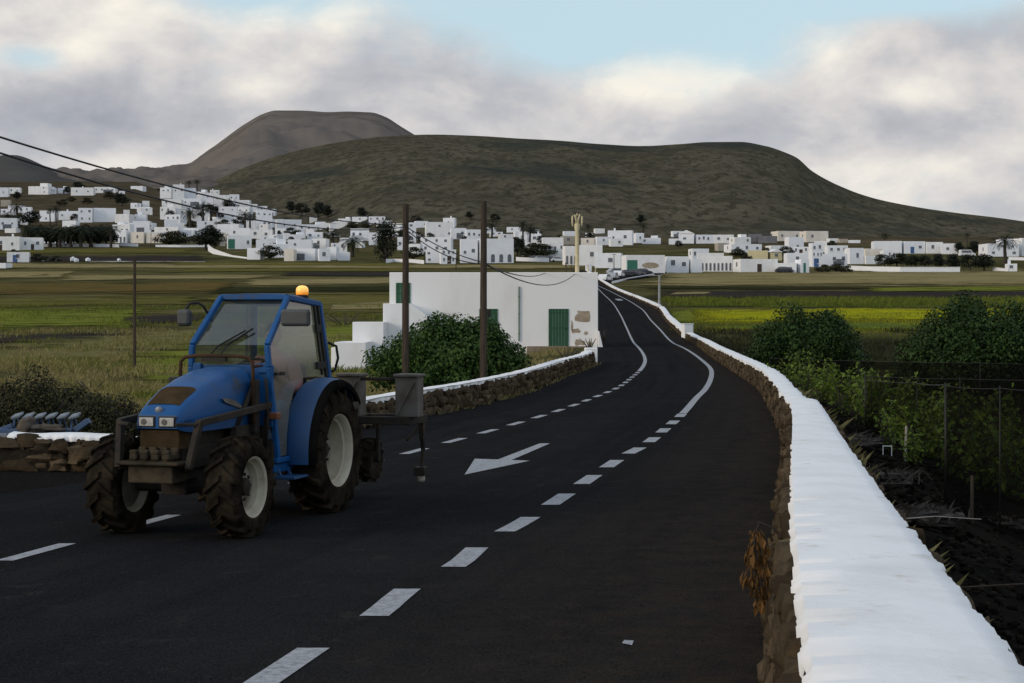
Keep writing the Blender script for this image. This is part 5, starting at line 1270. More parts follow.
# ================================================================ THE VILLAGE
# (x0, top, x1, foot) place each house on the slope: colour, windows per row, rows, extras, label
# extras: d door, D big dark opening, G gable roof, T roof room, C chimney, A arches, g green door, b blue door
HOUSES = [
 (-4,187.5,8,197,'w',1,1,'','white house cut by the left frame edge in the top row'),
 (8,187.5,20,193.5,'w',2,1,'','low white house second from left in the top row'),
 (28,183,51,194.5,'w',2,2,'T','tall white two-storey house highest of the left top row'),
 (50,188,56,194,'w',1,1,'','narrow white annex right of the tall top-row house'),
 (57,186,68,193.5,'w',1,1,'dT','small white house with roof room mid top row'),
 (70,187.5,93,195.5,'w',2,1,'C','long blank white house in the left top row'),
 (93,187,115,193,'w',4,1,'D','white house with dark openings ending the left top row'),
 (118,191,124.5,194,'w',0,1,'','tiny white hut alone right of the left top row'),
 (0,200,10,206.5,'t',1,1,'','tan house at the left edge below the top row'),
 (0,206.6,14.5,215,'w',2,1,'T','white house at the left edge beside the first palm'),
 (22,207,31,219,'w',1,2,'d','narrow white two-storey house between two left palms'),
 (39.5,210.5,55,221.5,'w',1,2,'','white house with blue shade left of the long palm grove'),
 (58,211,78,220,'w',3,1,'dC','white house with three windows above the palm grove'),
 (62,220.5,78,227,'w',0,1,'','low blank white wall house just over the palm grove'),
 (77,208,92,222.5,'w',2,2,'','warm white two-storey front joined to the big pale block'),
 (91,208,115,222,'w',0,1,'','large blank pale-blue block above the palm grove'),
 (115,214,131,223,'w',0,1,'','low pale block right of the large blank block'),
 (-6,218,16,229.5,'w',2,1,'D','long white house at the left edge over the bottom house'),
 (17,220,27,225,'w',1,1,'','small white lean house left of the palm grove'),
 (112,222,131,231,'w',2,1,'T','white terrace house right end of the palm grove'),
 (115,230,129,243,'w',3,1,'A','white house with dark arches right of the palm grove'),
 (-8,236.5,19,251,'w',2,1,'dC','white house at the lower left edge with small chimney'),
 (19,237.5,42,250.5,'w',2,1,'d','white house with dark door at the lower left, ending the row'),
 (3,252,28,262.5,'w',1,1,'db','small white cottage with blue door under a green creeper'),
 (-12,263,8,268.5,'w',0,1,'','pale flat roof building at lowest left frame edge'),
 (130.5,186,144,189,'w',0,1,'','thin white house below the saddle left of the street'),
 (160,185,172,194,'w',2,1,'T','first white house at the top end of the climbing street'),
 (171,184.5,184,195.5,'w',2,1,'C','bright white house near the top of the climbing street'),
 (183,188,195,196.5,'w',1,1,'','white house third down the climbing street'),
 (194,189.5,207,197.5,'w',2,1,'T','white house fourth down the climbing street'),
 (151,199.4,161,205,'w',1,1,'','small white house at the left end of the long white row'),
 (161,199,181,206,'w',2,1,'','long low white row house under the climbing street, left half'),
 (181,198.5,201,206,'w',2,1,'D','long low white row house under the climbing street, right half'),
 (201,193,213,200,'w',1,1,'','white house behind the lower cable, street middle'),
 (209.6,190,219,195,'w',2,1,'C','white house with dark stripe windows above the street'),
 (213,195,229,202,'w',2,1,'','white house along the street middle below the stripe windows'),
 (228,193.5,239,200,'w',2,1,'','pale house of a pair above the street bend, left one'),
 (239,194.5,250,200.5,'w',1,1,'D','pale house of a pair above the street bend, right one'),
 (222.7,199,235,207,'w',2,1,'','white street house left of the bend below the pair'),
 (234,201,248,208,'w',2,1,'C','white street house at the bend below the pair'),
 (245.5,204,257,210.5,'w',1,1,'','white street house past the bend'),
 (256,206,267,212,'w',1,1,'','low white street house near the end of the climb'),
 (266,209,276,216,'w',1,1,'d','last white house at the low end of the climbing street'),
 (160,204,176,214,'w',3,1,'T','white house with three square windows above a dark tree'),
 (176,208.6,186,216,'w',1,1,'','white house right of the three square windows'),
 (191,206.6,211,216,'w',1,1,'T','white house behind the tall left palms'),
 (217.6,206.6,237,213.5,'w',2,1,'','white house right of the tall left palms, upper'),
 (216,213,238.6,219.5,'w',2,1,'','pale house right of the tall left palms, lower'),
 (236,207,251,214,'w',2,1,'','white house left of the dark twin palms'),
 (120,214.5,134.5,222,'w',1,1,'','pale roofed house right of the large blank block'),
 (134.5,211.5,146,221,'w',0,1,'T','white stepped house with bright roof room'),
 (145,212,165,221.5,'w',2,1,'C','white terrace house under the three-window house'),
 (165,214.5,182,222,'w',3,1,'','white house with small windows left of the dark tree'),
 (132,221,149.5,233,'w',0,1,'D','pale house with one wide black opening'),
 (130,232,146,243,'c',1,1,'','cream two-part house below the wide black opening, left half'),
 (146,233,162,243,'c',0,1,'','cream two-part house below the wide black opening, right half'),
 (119,224,132,236,'w',2,1,'','white house left of the wide black opening'),
 (154,227,181,233,'w',1,1,'','long low white house over the dark shrub bank'),
 (182,228,199,235,'w',1,1,'D','white house with dark garage left of the dark pine'),
 (195,221,217.5,227,'w',1,1,'','white house between the palm trunks'),
 (217,224,241,229,'w',1,1,'','low pale roof house right of the palm trunks'),
 (221,228,251,238,'w',1,1,'C','broad pale house above the arched-window house'),
 (224,235.5,251,249,'w',3,1,'dg','warm white house with three windows by the curved lane wall'),
 (218,236,225,246,'c',0,1,'','small cream end house at the start of the curved lane wall'),
 (247,248,262.4,259.5,'w',0,1,'','plain white cube house beside the round dark bush'),
 (261.4,238.5,288,257.5,'w',0,1,'T','big blank blue-white block behind the round dark bush'),
 (254.5,239.5,269,250,'w',1,1,'','white cube joined to the left of the big blank block'),
 (249,229.5,272,239,'w',2,1,'','long pale house over the big blank block'),
 (282,232,305,240.5,'w',1,1,'T','white house above the right end of the big blank block'),
 (287,239.4,311.6,250,'w',2,1,'','pale house with dark windows above the cream house'),
 (284,249,295,261,'c',0,1,'','cream end wall house left of the dark porch'),
 (294.4,248.5,317,260.5,'w',0,1,'D','white house with deep dark porch at field edge'),
 (316.6,248.5,330,261,'w',1,1,'','pale blue-white house right of the dark porch'),
 (295,221.5,329,232,'w',4,1,'T','long white house with four dark windows in a row'),
 (273.5,219.5,301,231,'w',2,1,'','white house left of the long four-window house'),
 (254.5,209.5,272,228,'w',3,2,'','tall pale house with dark upper windows right of twin palms'),
 (328,221,341.5,230,'w',2,1,'G','white gabled house right of the long four-window house'),
 (306.5,232,322.5,240,'w',2,1,'','small white house under the long four-window house'),
 (311.6,238.5,328,249,'w',1,1,'D','pale house with dark garage left of the brown palm'),
 (309,216.8,317,222.5,'w',1,1,'','small white house with dark trees above the four-window house'),
 (226,212,240,219,'w',1,1,'','small white house behind the dark twin palms'),
 (220,233.5,227,243,'c',0,1,'','narrow cream house over the curved lane wall'),
 (338,217,352,222.5,'w',0,1,'T','white house with small tower at the upper hedge'),
 (352,216.8,368,222,'w',1,1,'','white house at the top of the hedge bank'),
 (368,216.5,385,222,'w',3,1,'','blue-white house with windows above the hedge bank'),
 (376,220.5,392,225,'w',1,1,'','pale flat house right of the hedge bank'),
 (387,223.5,404,231,'w',2,1,'','white house just left of the left utility pole top'),
 (349,228.6,369,241,'w',3,1,'','pale house with small windows between two dark palms'),
 (368,232.5,377.5,245,'w',1,1,'','white end house left of the tall dark conifer'),
 (337.6,242,347,252,'w',1,1,'','white house peeking left of the bushy palm'),
 (329,247,338,260,'w',0,1,'','pale cube house right end of the field row'),
 (337,252,349.5,260.5,'w',1,1,'','low pale house at the foot of the bushy palm'),
 (396.6,237,404,250,'w',1,1,'','narrow white house between conifer and utility pole'),
 (407,222.5,416,243,'w',1,3,'','narrow tall white house right of the left utility pole'),
 (414,221,428,227.5,'w',2,1,'','white house right of the left utility pole, uppermost'),
 (424,222,453,238,'w',3,2,'','big white two-storey house under the lookout tower house'),
 (443,217.8,456,228,'w',1,1,'C','white lookout tower house highest between the poles'),
 (421,237,452.5,253,'w',3,2,'','white two-storey house with four dark windows between the poles'),
 (408.7,244.4,422,254.5,'w',1,1,'','white garden house low beside the left pole'),
 (425,251,439.5,263,'w',2,2,'','cream house with small windows at the field edge'),
 (439,249.5,456,264,'w',3,2,'d','white house with brown doors at the field edge between the poles'),
 (450,228,466,239,'w',2,1,'D','white house with dark balcony left of the right pole'),
 (465,229.5,482,240,'w',3,1,'','white house with striped eaves behind the right pole'),
 (459.5,239,477.5,263,'w',2,1,'','tall warm-white end of the church-like block at right pole'),
 (477,238.7,513.5,263,'w',4,1,'A','big white block with arched gable outline right of the pole'),
 (498,234,513,240,'w',1,1,'','white roof house behind the arched gable block'),
 (518.5,231.7,528.5,243,'w',1,1,'','white tower-like house behind the dark palm trunk'),
 (528,233.6,541.5,243,'w',1,1,'C','white house right of the dark palm trunk'),
 (525,242.5,541,248,'w',2,1,'D','white house with dark opening over the big round hedge'),
 (542,237.5,563.5,258,'w',4,1,'','pale house with four small windows left of the mast'),
 (560.5,236,576,244.5,'t',1,1,'','tan unfinished house behind the mast'),
 (563,246,577.5,265,'w',3,1,'A','white house with slanted pillars directly left of the mast'),
 (577.6,245,603.6,266,'w',1,1,'','blue-white house directly right of the mast'),
 (581,238,596,246,'c',1,1,'','cream house over the blue-white house right of the mast'),
 (595.4,236.7,610,245,'w',1,1,'','small white house over the street with a dark awning'),
 (608,230.4,634.5,245,'w',2,1,'C','big white house on the knoll with roof post'),
 (609.4,238.5,623,246.5,'w',2,1,'','white front house with twin windows on the knoll'),
 (634,233,644,243,'w',1,1,'','pale house joined right of the big knoll house'),
 (642,235.5,662,244,'w',3,1,'T','white house with brown windows right end of the knoll'),
 (595,253,624,268,'w',1,1,'','long pale wall house behind the parked cars'),
 (623,255,665,274,'w',0,1,'gR','long white warehouse with tall green door by the street'),
 (664.6,256.4,689,273,'w',2,1,'','blue-white house with green mark right of the warehouse'),
 (671.6,231,683,238,'w',1,1,'D','white house with dark terrace left of the gabled house'),
 (679,230,695.5,243.5,'w',1,1,'G','white house with pale pitched gable on the right slope'),
 (669,238.6,680,244.5,'w',0,1,'','low white shed before the gabled house'),
 (690,248.6,709,260,'w',3,1,'','white house with three dark upper windows in the right village'),
 (697.6,253,725,262,'w',0,1,'','white block stepped below the three upper windows'),
 (689,259,702,273,'w',0,1,'','pale low house right of the blue-white corner'),
 (701,256,736,271.5,'w',8,1,'A','blue-white house with a row of dark arched doors'),
 (735.7,259,778,272.5,'w',1,1,'d','long white house with single window at stubble edge'),
 (777.6,263,800,273,'w',0,1,'D','low white house with parked car shape before a dark door'),
 (799,259.4,808,273,'w',0,1,'g','pale narrow house with green door at stubble edge'),
 (786.5,253,813,266,'w',1,1,'','white block house above the narrow green door house'),
 (748.4,250.5,769,260.5,'y',1,1,'','pale yellow house, larger half'),
 (768.7,249,782,260.5,'y',1,1,'G','pale yellow house with pitched roof, smaller half'),
 (695,234.7,714.5,243.5,'w',4,1,'','white house with small doors right of the gabled house'),
 (714,234.7,734.4,243.5,'w',2,1,'','white house behind a tan shed on the right slope'),
 (716,243,727,251,'t',0,1,'','tan shed above the row of arched doors'),
 (727,244,762,253,'w',3,1,'','wide blue-white house over the yellow house'),
 (731,234,751,245,'w',2,1,'T','white house with roof room left of the grey house'),
 (749.7,234,762,242.5,'g',0,1,'','grey unfinished block house in the top right row'),
 (758.6,236,779,243,'g',1,1,'C','low grey house with white roof post'),
 (773.8,231,801,241,'c',3,1,'','cream two-storey house with three dark windows up right'),
 (786.5,237,804,250,'w',1,2,'','white house with tall dark window below the cream house'),
 (767.5,245.5,789.5,254,'w',1,1,'','white flat house right above the yellow house'),
 (789,246.7,810,254,'w',4,1,'d','white house with small dark doors under the tall window'),
 (802.4,231,828.5,242,'c',2,1,'','cream house with bluish end, highest of the right village'),
 (810.6,243,823,253,'w',2,1,'','white blue-shaded house below the highest cream house'),
 (811,251,823,267,'w',3,2,'b','white house with tall blue shutters at the garden wall'),
 (815.4,241,828,252,'w',1,1,'','white cube left of the pale flat-roofed hall'),
 (827,245.4,848,255,'w',3,1,'','flat-roofed white hall with doors in the right village'),
 (822,254,847.5,266,'w',3,1,'D','white house with brown gate and wide window behind garden wall'),
 (847,248,864,264,'w',1,1,'','white house with cars in front behind the garden wall'),
 (862,256,884,264,'w',2,1,'','low white house left of the dark tree bank'),
 (863,248.6,883,259,'c',0,1,'','warm white blank house over the dark tree bank'),
 (874.4,241,903.5,253.5,'w',0,1,'','blank white warehouse left half above the dark tree bank'),
 (902.4,241.3,925.5,253.5,'w',2,1,'b','blue-white warehouse half with two dark windows'),
 (925.4,242,943,253.5,'w',1,1,'','white shed right of the warehouse, first'),
 (942,243.5,959,254,'w',1,1,'','white shed with slanting roof edge, last before the tree bank'),
 (882.7,250.5,896,259.5,'w',3,1,'','small white house with twin windows at the tree bank'),
 (828,238.4,838.5,242.5,'w',0,1,'','tiny white rooftop house right of the highest cream house'),
 (839,239,848,242.8,'t',0,1,'','tiny tan shed behind the flat-roofed hall'),
 (849,240,861,243,'w',0,1,'','thin white shed behind the flat-roofed hall, right end'),
 (986,238.5,1019,256.5,'w',3,2,'T','white two-storey house behind the big palm at the right'),
 (1018,238,1040,256,'w',2,2,'b','white house with blue wall cut by the right frame edge'),
 (1007.8,263.6,1019,272,'w',1,1,'C','small white pump house beside the big palm foot'),
]
WALLM = {'w': [M['white'], M['white'], M['white2']], 'c': [M['cream']], 't': [M['tan']], 'y': [M['ochre']], 'g': [M['grey']]}
def place(px, py): return on(px, py)
def make_house(i, x0, yt, x1, yb, colr, nw, rows, ex, label):
    r = random.Random(500+i); p = place((x0+x1)/2, yb); Y = p.y; k = Y/F
    Wd = (x1-x0)*k; H = (yb-yt)*k; Dp = min(11, max(4.0, Wd*r.uniform(.55,.9)))
    yaw = r.choice((-1,1,1))*r.uniform(.03,.22)
    Wd = max(2.0, (Wd-Dp*math.sin(abs(yaw))*.9))/math.cos(yaw)
    o = empty('house', (p.x, Y+Dp*.5, p.z), yaw, label, 'house', 'white houses of the village')
    big = 'T' in ex; Hm = H*.72 if big else H
    if 'G' in ex: Hm = H*.74
    w2, d2 = Wd/2, Dp/2; mw = r.choice(WALLM[colr]); q = MB()
    if 'G' in ex: q.box(-w2,w2,-d2,d2,-3,Hm)
    else: parapet(q, -w2, w2, -d2, d2, -3, Hm, min(.3,w2*.2), .4)
    q.build('wall', mw, o)
    if 'G' in ex:
        g = MB(); e = .25; a = [(-w2-e,-d2-e,Hm),(w2+e,-d2-e,Hm),(w2+e,d2+e,Hm),(-w2-e,d2+e,Hm),(0,-d2-e,H),(0,d2+e,H)]
        g.add(a, [(0,1,4),(1,2,5,4),(2,3,5),(3,0,4,5),(0,3,2,1)]); g.build('roof', WALLM['w'][2], o)
    if big:
        g = MB(); a = r.uniform(-.6,.2)*w2; parapet(g, a, a+w2*r.uniform(.6,.8), -d2*.6, d2*.6, Hm-.45, H, .2, .25); g.build('roof_room', mw, o)
    if 'C' in ex:
        g = MB(); a = r.uniform(-.7,.7)*w2; g.box(a-.3,a+.3,-.3,.3,Hm-.45,Hm+.9); g.box(a-.38,a+.38,-.38,.38,Hm+.9,Hm+1.02); g.build('chimney', mw, o)
    base = max(0, H-3.4*max(rows,1)) if H > 4 else 0
    fy = -d2
    def opening(name, cx, z0, w_, h_, m, frame=True):
        w_ = min(w_, Wd*.8); f = MB(); f.box(cx-w_/2, cx+w_/2, fy-.012, fy-.002, z0, z0+h_); ob = f.build(name, m, o)
        if frame:
            s = MB(); s.box(cx-w_/2-.12, cx+w_/2+.12, fy-.10, fy-.003, z0-.12, z0-.004); s.build('sill', mw, ob)
    if 'A' in ex and nw:
        for j in range(nw):
            cx = -w2+Wd*(j+.5)/nw; w_ = min(1.1, Wd/nw*.55); h_ = min(2.3, Hm*.5); n = 8
            f = MB(); pts = [(cx-w_/2,fy-.006,.2),(cx+w_/2,fy-.006,.2)]+[(cx+w_/2*math.cos(math.pi*t/n),fy-.006,.2+h_-w_/2+w_/2*math.sin(math.pi*t/n)) for t in range(n+1)]
            f.poly(pts, .004, (0,1,0)); f.build('arch', M['pane'], o)
    elif nw:
        for rw in range(rows):
            sh = Hm/rows
            for j in range(nw):
                if r.random() < .22: continue
                cx = -w2+Wd*(j+.5+r.uniform(-.12,.12))/nw; w_ = min(r.uniform(.7,1.25), Wd/nw*.4); h_ = min(r.uniform(.8,1.3), sh*.36)
                opening('window', cx, rw*sh+sh*r.uniform(.38,.46), w_, h_, M['pane'])
        if Dp > 5 and r.random() < .6:   # one on the side that shows
            sx_ = w2 if p.x < 0 else -w2; f = MB(); z0 = Hm*.45; a, b = sorted((sx_, sx_+math.copysign(.012,sx_))); f.box(a+.002*(sx_>0),b,-.5,.5,z0,z0+min(1.2,Hm*.35)); f.build('window', M['pane'], o)
    if 'D' in ex: opening('porch_opening', r.uniform(-.25,.25)*Wd, .1, Wd*.45, min(2.4,Hm*.55), M['pane'], False)
    if 'g' in ex: opening('door', -w2+max(.9,Wd*.16), .05, min(2.4,Wd*.3), Hm*.72, M['teal_paint'], False)
    elif 'b' in ex: opening('door', -w2*.25, .05, 1.3, min(2.2,Hm*.7), M['blue_paint_door'], False)
    elif 'd' in ex: opening('door', r.uniform(-.5,.5)*w2, .05, 1.1, min(2.2,Hm*.62), M['brown_wood'], False)
    if 'R' in ex:
        n = 18; pts = [(w2*.25+math.cos(2*math.pi*a/n)*2.0*(1+.4*noise.noise(Vector((a,3,1)))), fy-.006, Hm*.45+math.sin(2*math.pi*a/n)*.7*(1+.5*noise.noise(Vector((a,7,1))))) for a in range(n)]
        f = MB(); f.poly(pts, .003, (0,1,0)); f.build('bare_patch', M['plaster'], o)
    return o
for i, h in enumerate(HOUSES): make_house(i, *h)
# small plain houses packed between the larger ones
rf = random.Random(9)
for i in range(112):
    z = rf.random()
    if z < .40: px = rf.uniform(112,262); py = rf.uniform(203,238) if px < 200 else rf.uniform(211,240)
    elif z < .52: px = rf.uniform(0,40); py = rf.uniform(205,234)
    elif z < .80: px = rf.uniform(262,345); py = rf.uniform(222,250)
    else: px = rf.uniform(410,560); py = rf.uniform(236,258)
    w_ = rf.uniform(7,15); h_ = rf.uniform(3.8,6.2)
    if i > 75: px = rf.choice((rf.uniform(262,400),rf.uniform(405,600))); py = rf.uniform(224,252) if px < 400 else rf.uniform(232,256)
    make_house(400+i, px-w_/2, py-h_, px+w_/2, py, 'w', rf.choice((0,0,1,2)), 1, '', 'tiny plain flat house filling a gap between larger village houses')

# garden and lane walls of the village
def plain_wall(pxs, h_px, label, thick=.5, name='garden_wall'):
    P_ = [on(*q) for q in pxs]; o = empty(name, P_[0], 0, label, 'wall'); mb = MB(); rows = []
    m = len(P_)
    for i in range(m-1):
        n = 10
        for k in range(n+(1 if i == m-2 else 0)):
            t = k/n; p = P_[i].lerp(P_[i+1],t)-P_[0]; h = lerp(h_px[i],h_px[i+1],t)*lerp(P_[i].y,P_[i+1].y,t)/F
            g = TT(p.x+P_[0].x,p.y+P_[0].y)-P_[0].z; rows.append([(p.x,p.y,g-1),(p.x,p.y,g+h),(p.x,p.y+thick,g+h),(p.x,p.y+thick,g-1)])
    mb.grid(rows); mb.add(rows[0],[(0,1,2,3)]); mb.add(rows[-1],[(3,2,1,0)])
    mb.build('wall', M['white'], o)
    c = MB(); c.grid([[(a[1][0],a[1][1]-.06,a[1][2]-.10),(a[1][0],a[1][1]-.06,a[1][2]+.03),(a[2][0],a[2][1]+.06,a[2][2]+.03),(a[2][0],a[2][1]+.06,a[2][2]-.10)] for a in rows]); c.build('coping', M['white2'], o)
plain_wall([(42,246.8),(85,246.8),(119,247.3)], [3,3,3], 'long straight white wall below the palm grove')
plain_wall([(43,243.3),(75,243.3)], [4,4], 'white wall with dark gaps under the palm grove trees')
plain_wall([(120,246),(138,246.5)], [3.6,2.6], 'short white wall before the arched house')
plain_wall([(155.5,247),(180,247.2),(209,247)], [2.2,2.2,2.2], 'thin white wall below the dark shrub bank')
plain_wall([(208,251),(213,254),(232,257),(249,259)], [6.5,5.5,1.8,1.5], 'curved white lane wall sweeping down to the field')
plain_wall([(386,263),(393,262),(410,262.5),(424,264)], [4,3,3.4,3.8], 'low white wall with gate between conifer and pole')
plain_wall([(516,261),(532,261.5),(549,262)], [4,3.6,4], 'low white wall under the big round hedge')
plain_wall([(845,270),(870,271.5),(900,272.5),(960,272.5)], [4.5,5,5.5,5.4], 'long white garden wall at stubble field edge')
plain_wall([(993,271),(1008,272)], [4,3], 'short white wall left of the pump house')
plain_wall([(1009,260),(1060,261)], [3,3], 'white terrace wall in front of the right two-storey house')
plain_wall([(612,283.5),(630,279.5),(654,275.5)], [2.2,2,2], 'thin white side-street wall below the parked cars')
plain_wall([(88,261.8),(150,262),(205,262.2)], [.7,.7,.7], 'thin pale kerb line along the far left track')
for j, (px, py) in enumerate(((42,261.8),(57,261.2),(73,261.3),(76.5,261.9),(88,261.6),(119,261.2))):
    p = on(px, py); o = empty('marker_block', p, .2*j, ['white marker block farthest left on the track','second white marker block on the track','taller of two close white marker blocks','lower of two close white marker blocks','white marker block starting the pale kerb line','white marker block midway on the pale kerb line'][j], 'marker')
    s_ = [.5,.5,.7,.55,.6,.45][j]; q = MB(); q.box(-s_,s_,-s_*.8,s_*.8,-.3,s_*1.5); q.build('block', M['white'], o, bevel=.08); q = MB(); q.lathe_z([(s_*.6,s_*1.5),(s_*.5,s_*1.8),(0,s_*1.95)],n=10); q.build('top', M['white2'], o)

# ---- trees of the village
def make_palm(seed, trunk_r, th, fl, nf, name='palm_tree', drop=1.0):
    """unit palm: trunk height th, frond length fl"""
    r = random.Random(seed); o = empty(name, (0,0,0), 0, 'x', 'palm tree', 'palms of the village')
    mb = MB(); n = 9; mb.tube([(.05*math.sin(i*.7),0,th*i/n-.3*(i==0)) for i in range(n+1)], trunk_r*1.25, 9, trunk_r*.85); mb.build('trunk', M['bark'], o, smooth=True)
    mb = MB()
    for i in range(nf):
        a = i*2.39996+r.uniform(-.2,.2); e = lerp(1.35,-.55,(i/nf)**.8)+r.uniform(-.12,.12); L_ = fl*r.uniform(.85,1.1); pts = []; p = Vector((0,0,th)); ang = e
        for k in range(8):
            pts.append(p.copy()); p = p+Vector((math.cos(a)*math.cos(ang),math.sin(a)*math.cos(ang),math.sin(ang)))*L_/7; ang -= .20*drop
        side = Vector((-math.sin(a),math.cos(a),0))
        for k in range(7):
            A_, B_ = pts[k], pts[k+1]; w_ = fl*.17*math.sin(math.pi*min(.98,(k+.7)/7.6))
            for sg in (1,-1):
                for t in (.0,.33,.66):
                    c = A_.lerp(B_,t); d = (B_-A_).normalized(); tip = c+side*sg*w_*r.uniform(.8,1.15)+d*w_*.7-Vector((0,0,w_*.45)); b = c+d*fl*.028
                    mb.add([c, b, tip],[(0,1,2)])
            mb.bar(A_, B_, fl*.012, fl*.012)
    mb.build('crown', M['palm'], o); return o
def make_tree(seed, tr_, th, rx, rz, n, L_, m, name, cat, lob=10):
    r = random.Random(seed); o = empty(name, (0,0,0), 0, 'x', cat)
    mb = MB(); mb.tube([(0,0,-.4),(.05,0,th*.5),(0,.05,th+rz*.5)], tr_, 7, tr_*.5)
    for i in range(4):
        a = i*1.6+r.random(); mb.tube([(0,0,th*.8),(math.cos(a)*rx*.5,math.sin(a)*rx*.5,th+rz*.6)], tr_*.5, 5, tr_*.2)
    mb.build('trunk', M['bark'], o, smooth=True)
    mb = MB(); lb = []
    for i in range(lob):
        h = r.random(); a = r.random()*6.283; k = math.sin(math.pi*(.15+.8*h))**.6*r.uniform(.35,.8)
        lb.append(((math.cos(a)*rx*k,math.sin(a)*rx*k,th+rz*2*(.08+.84*h)),(rx*.42,rx*.42,rz*.42)))
    foliage(mb, lb, n, L_, r, inner=.5); mb.build('crown', m, o); return o
palms = [make_palm(1,.28,6.2,3.0,34), make_palm(2,.30,4.2,3.3,36,drop=1.1), make_palm(3,.26,8.0,2.7,32)]
tree_kinds = [make_tree(1,.25,1.4,2.4,1.6,1500,.36,M['conifer'],'dark_tree','tree'), make_tree(2,.25,.5,2.6,1.5,1300,.36,M['brushleaf'],'round_shrub','shrub'), make_tree(3,.3,.6,2.3,3.6,2600,.36,M['conifer'],'dark_conifer','conifer',26)]
used = set()
def put(proto, px, ytop, ybase, hgt, label, wide=1.0):
    """stand a copy of a tree so that its height spans the given rows on the slope"""
    p = on(px, ybase); s = (ybase-ytop)*p.y/F/hgt
    if id(proto) not in used: used.add(id(proto)); o = proto
    else: o = copy_tree(proto)
    o.location = p; o.scale = (s*wide,s*wide,s); o.rotation_euler = (0,0,rnd.random()*6.28); o['label'] = label; return o
PALMS = [(1,8,209,229,'palm trunk before the white house at the left edge'),(1,17,201,217,'palm between the tan house and the narrow house'),(0,27,222,247,'palm at the left end of the palm grove'),(1,40,222,247,'second palm from left in the grove'),(1,50,223,247,'third palm from left in the grove'),
 (1,60,224,247.5,'fourth palm from left in the grove, over the wall gaps'),(1,71,224,247.5,'fifth palm from left in the grove'),(1,81,222,247.5,'dense palm in the right half of the grove'),(1,91,222,247,'palm below the large blank block'),(1,100,222,246,'palm right of centre of the right grove half'),(0,111,222,247.5,'tall palm at the right end of the grove'),
 (2,56,204,226,'tall palm rising over the grove into the brown slope'),(2,50,206,226,'thin palm beside the tall grove palm'),(0,203,200,225,'left one of the tall street palms'),(0,211,202,225,'right one of the tall street palms'),(0,190,206,231,'dark palm left of the tall street palms'),
 (0,245,209,229,'left one of the dark twin palms'),(0,250,211,230,'right one of the dark twin palms'),(1,333,227,246,'brown palm right of the dark garage house'),(1,352.5,232,257,'bushy palm beside the conifer'),(0,492,220,240,'palm clump just right of the right utility pole'),
 (2,523,218,247,'slim palm with dark trunk before the tower-like house'),(0,530,224,244,'short palm behind the slim palm'),(2,588,222,240,'slim lone palm right of the mast'),(0,1005,231.5,266,'big lone palm before the white house at the right'),(2,967,231,247,'slim far palm left of the right two-storey house'),
 (0,885,231,246,'far palm above the blank warehouse'),(0,643,221,236,'far palm behind the knoll houses'),(0,197,178,190,'palm at the top of the climbing street, right one'),(0,189,179,190,'palm at the top of the climbing street, left one')]
for k, px, yt, yb, lab in PALMS: put(palms[k], px, yt, yb, [8.6,6.7,10.2][k], lab, 1.45 if k < 2 else 1.2)
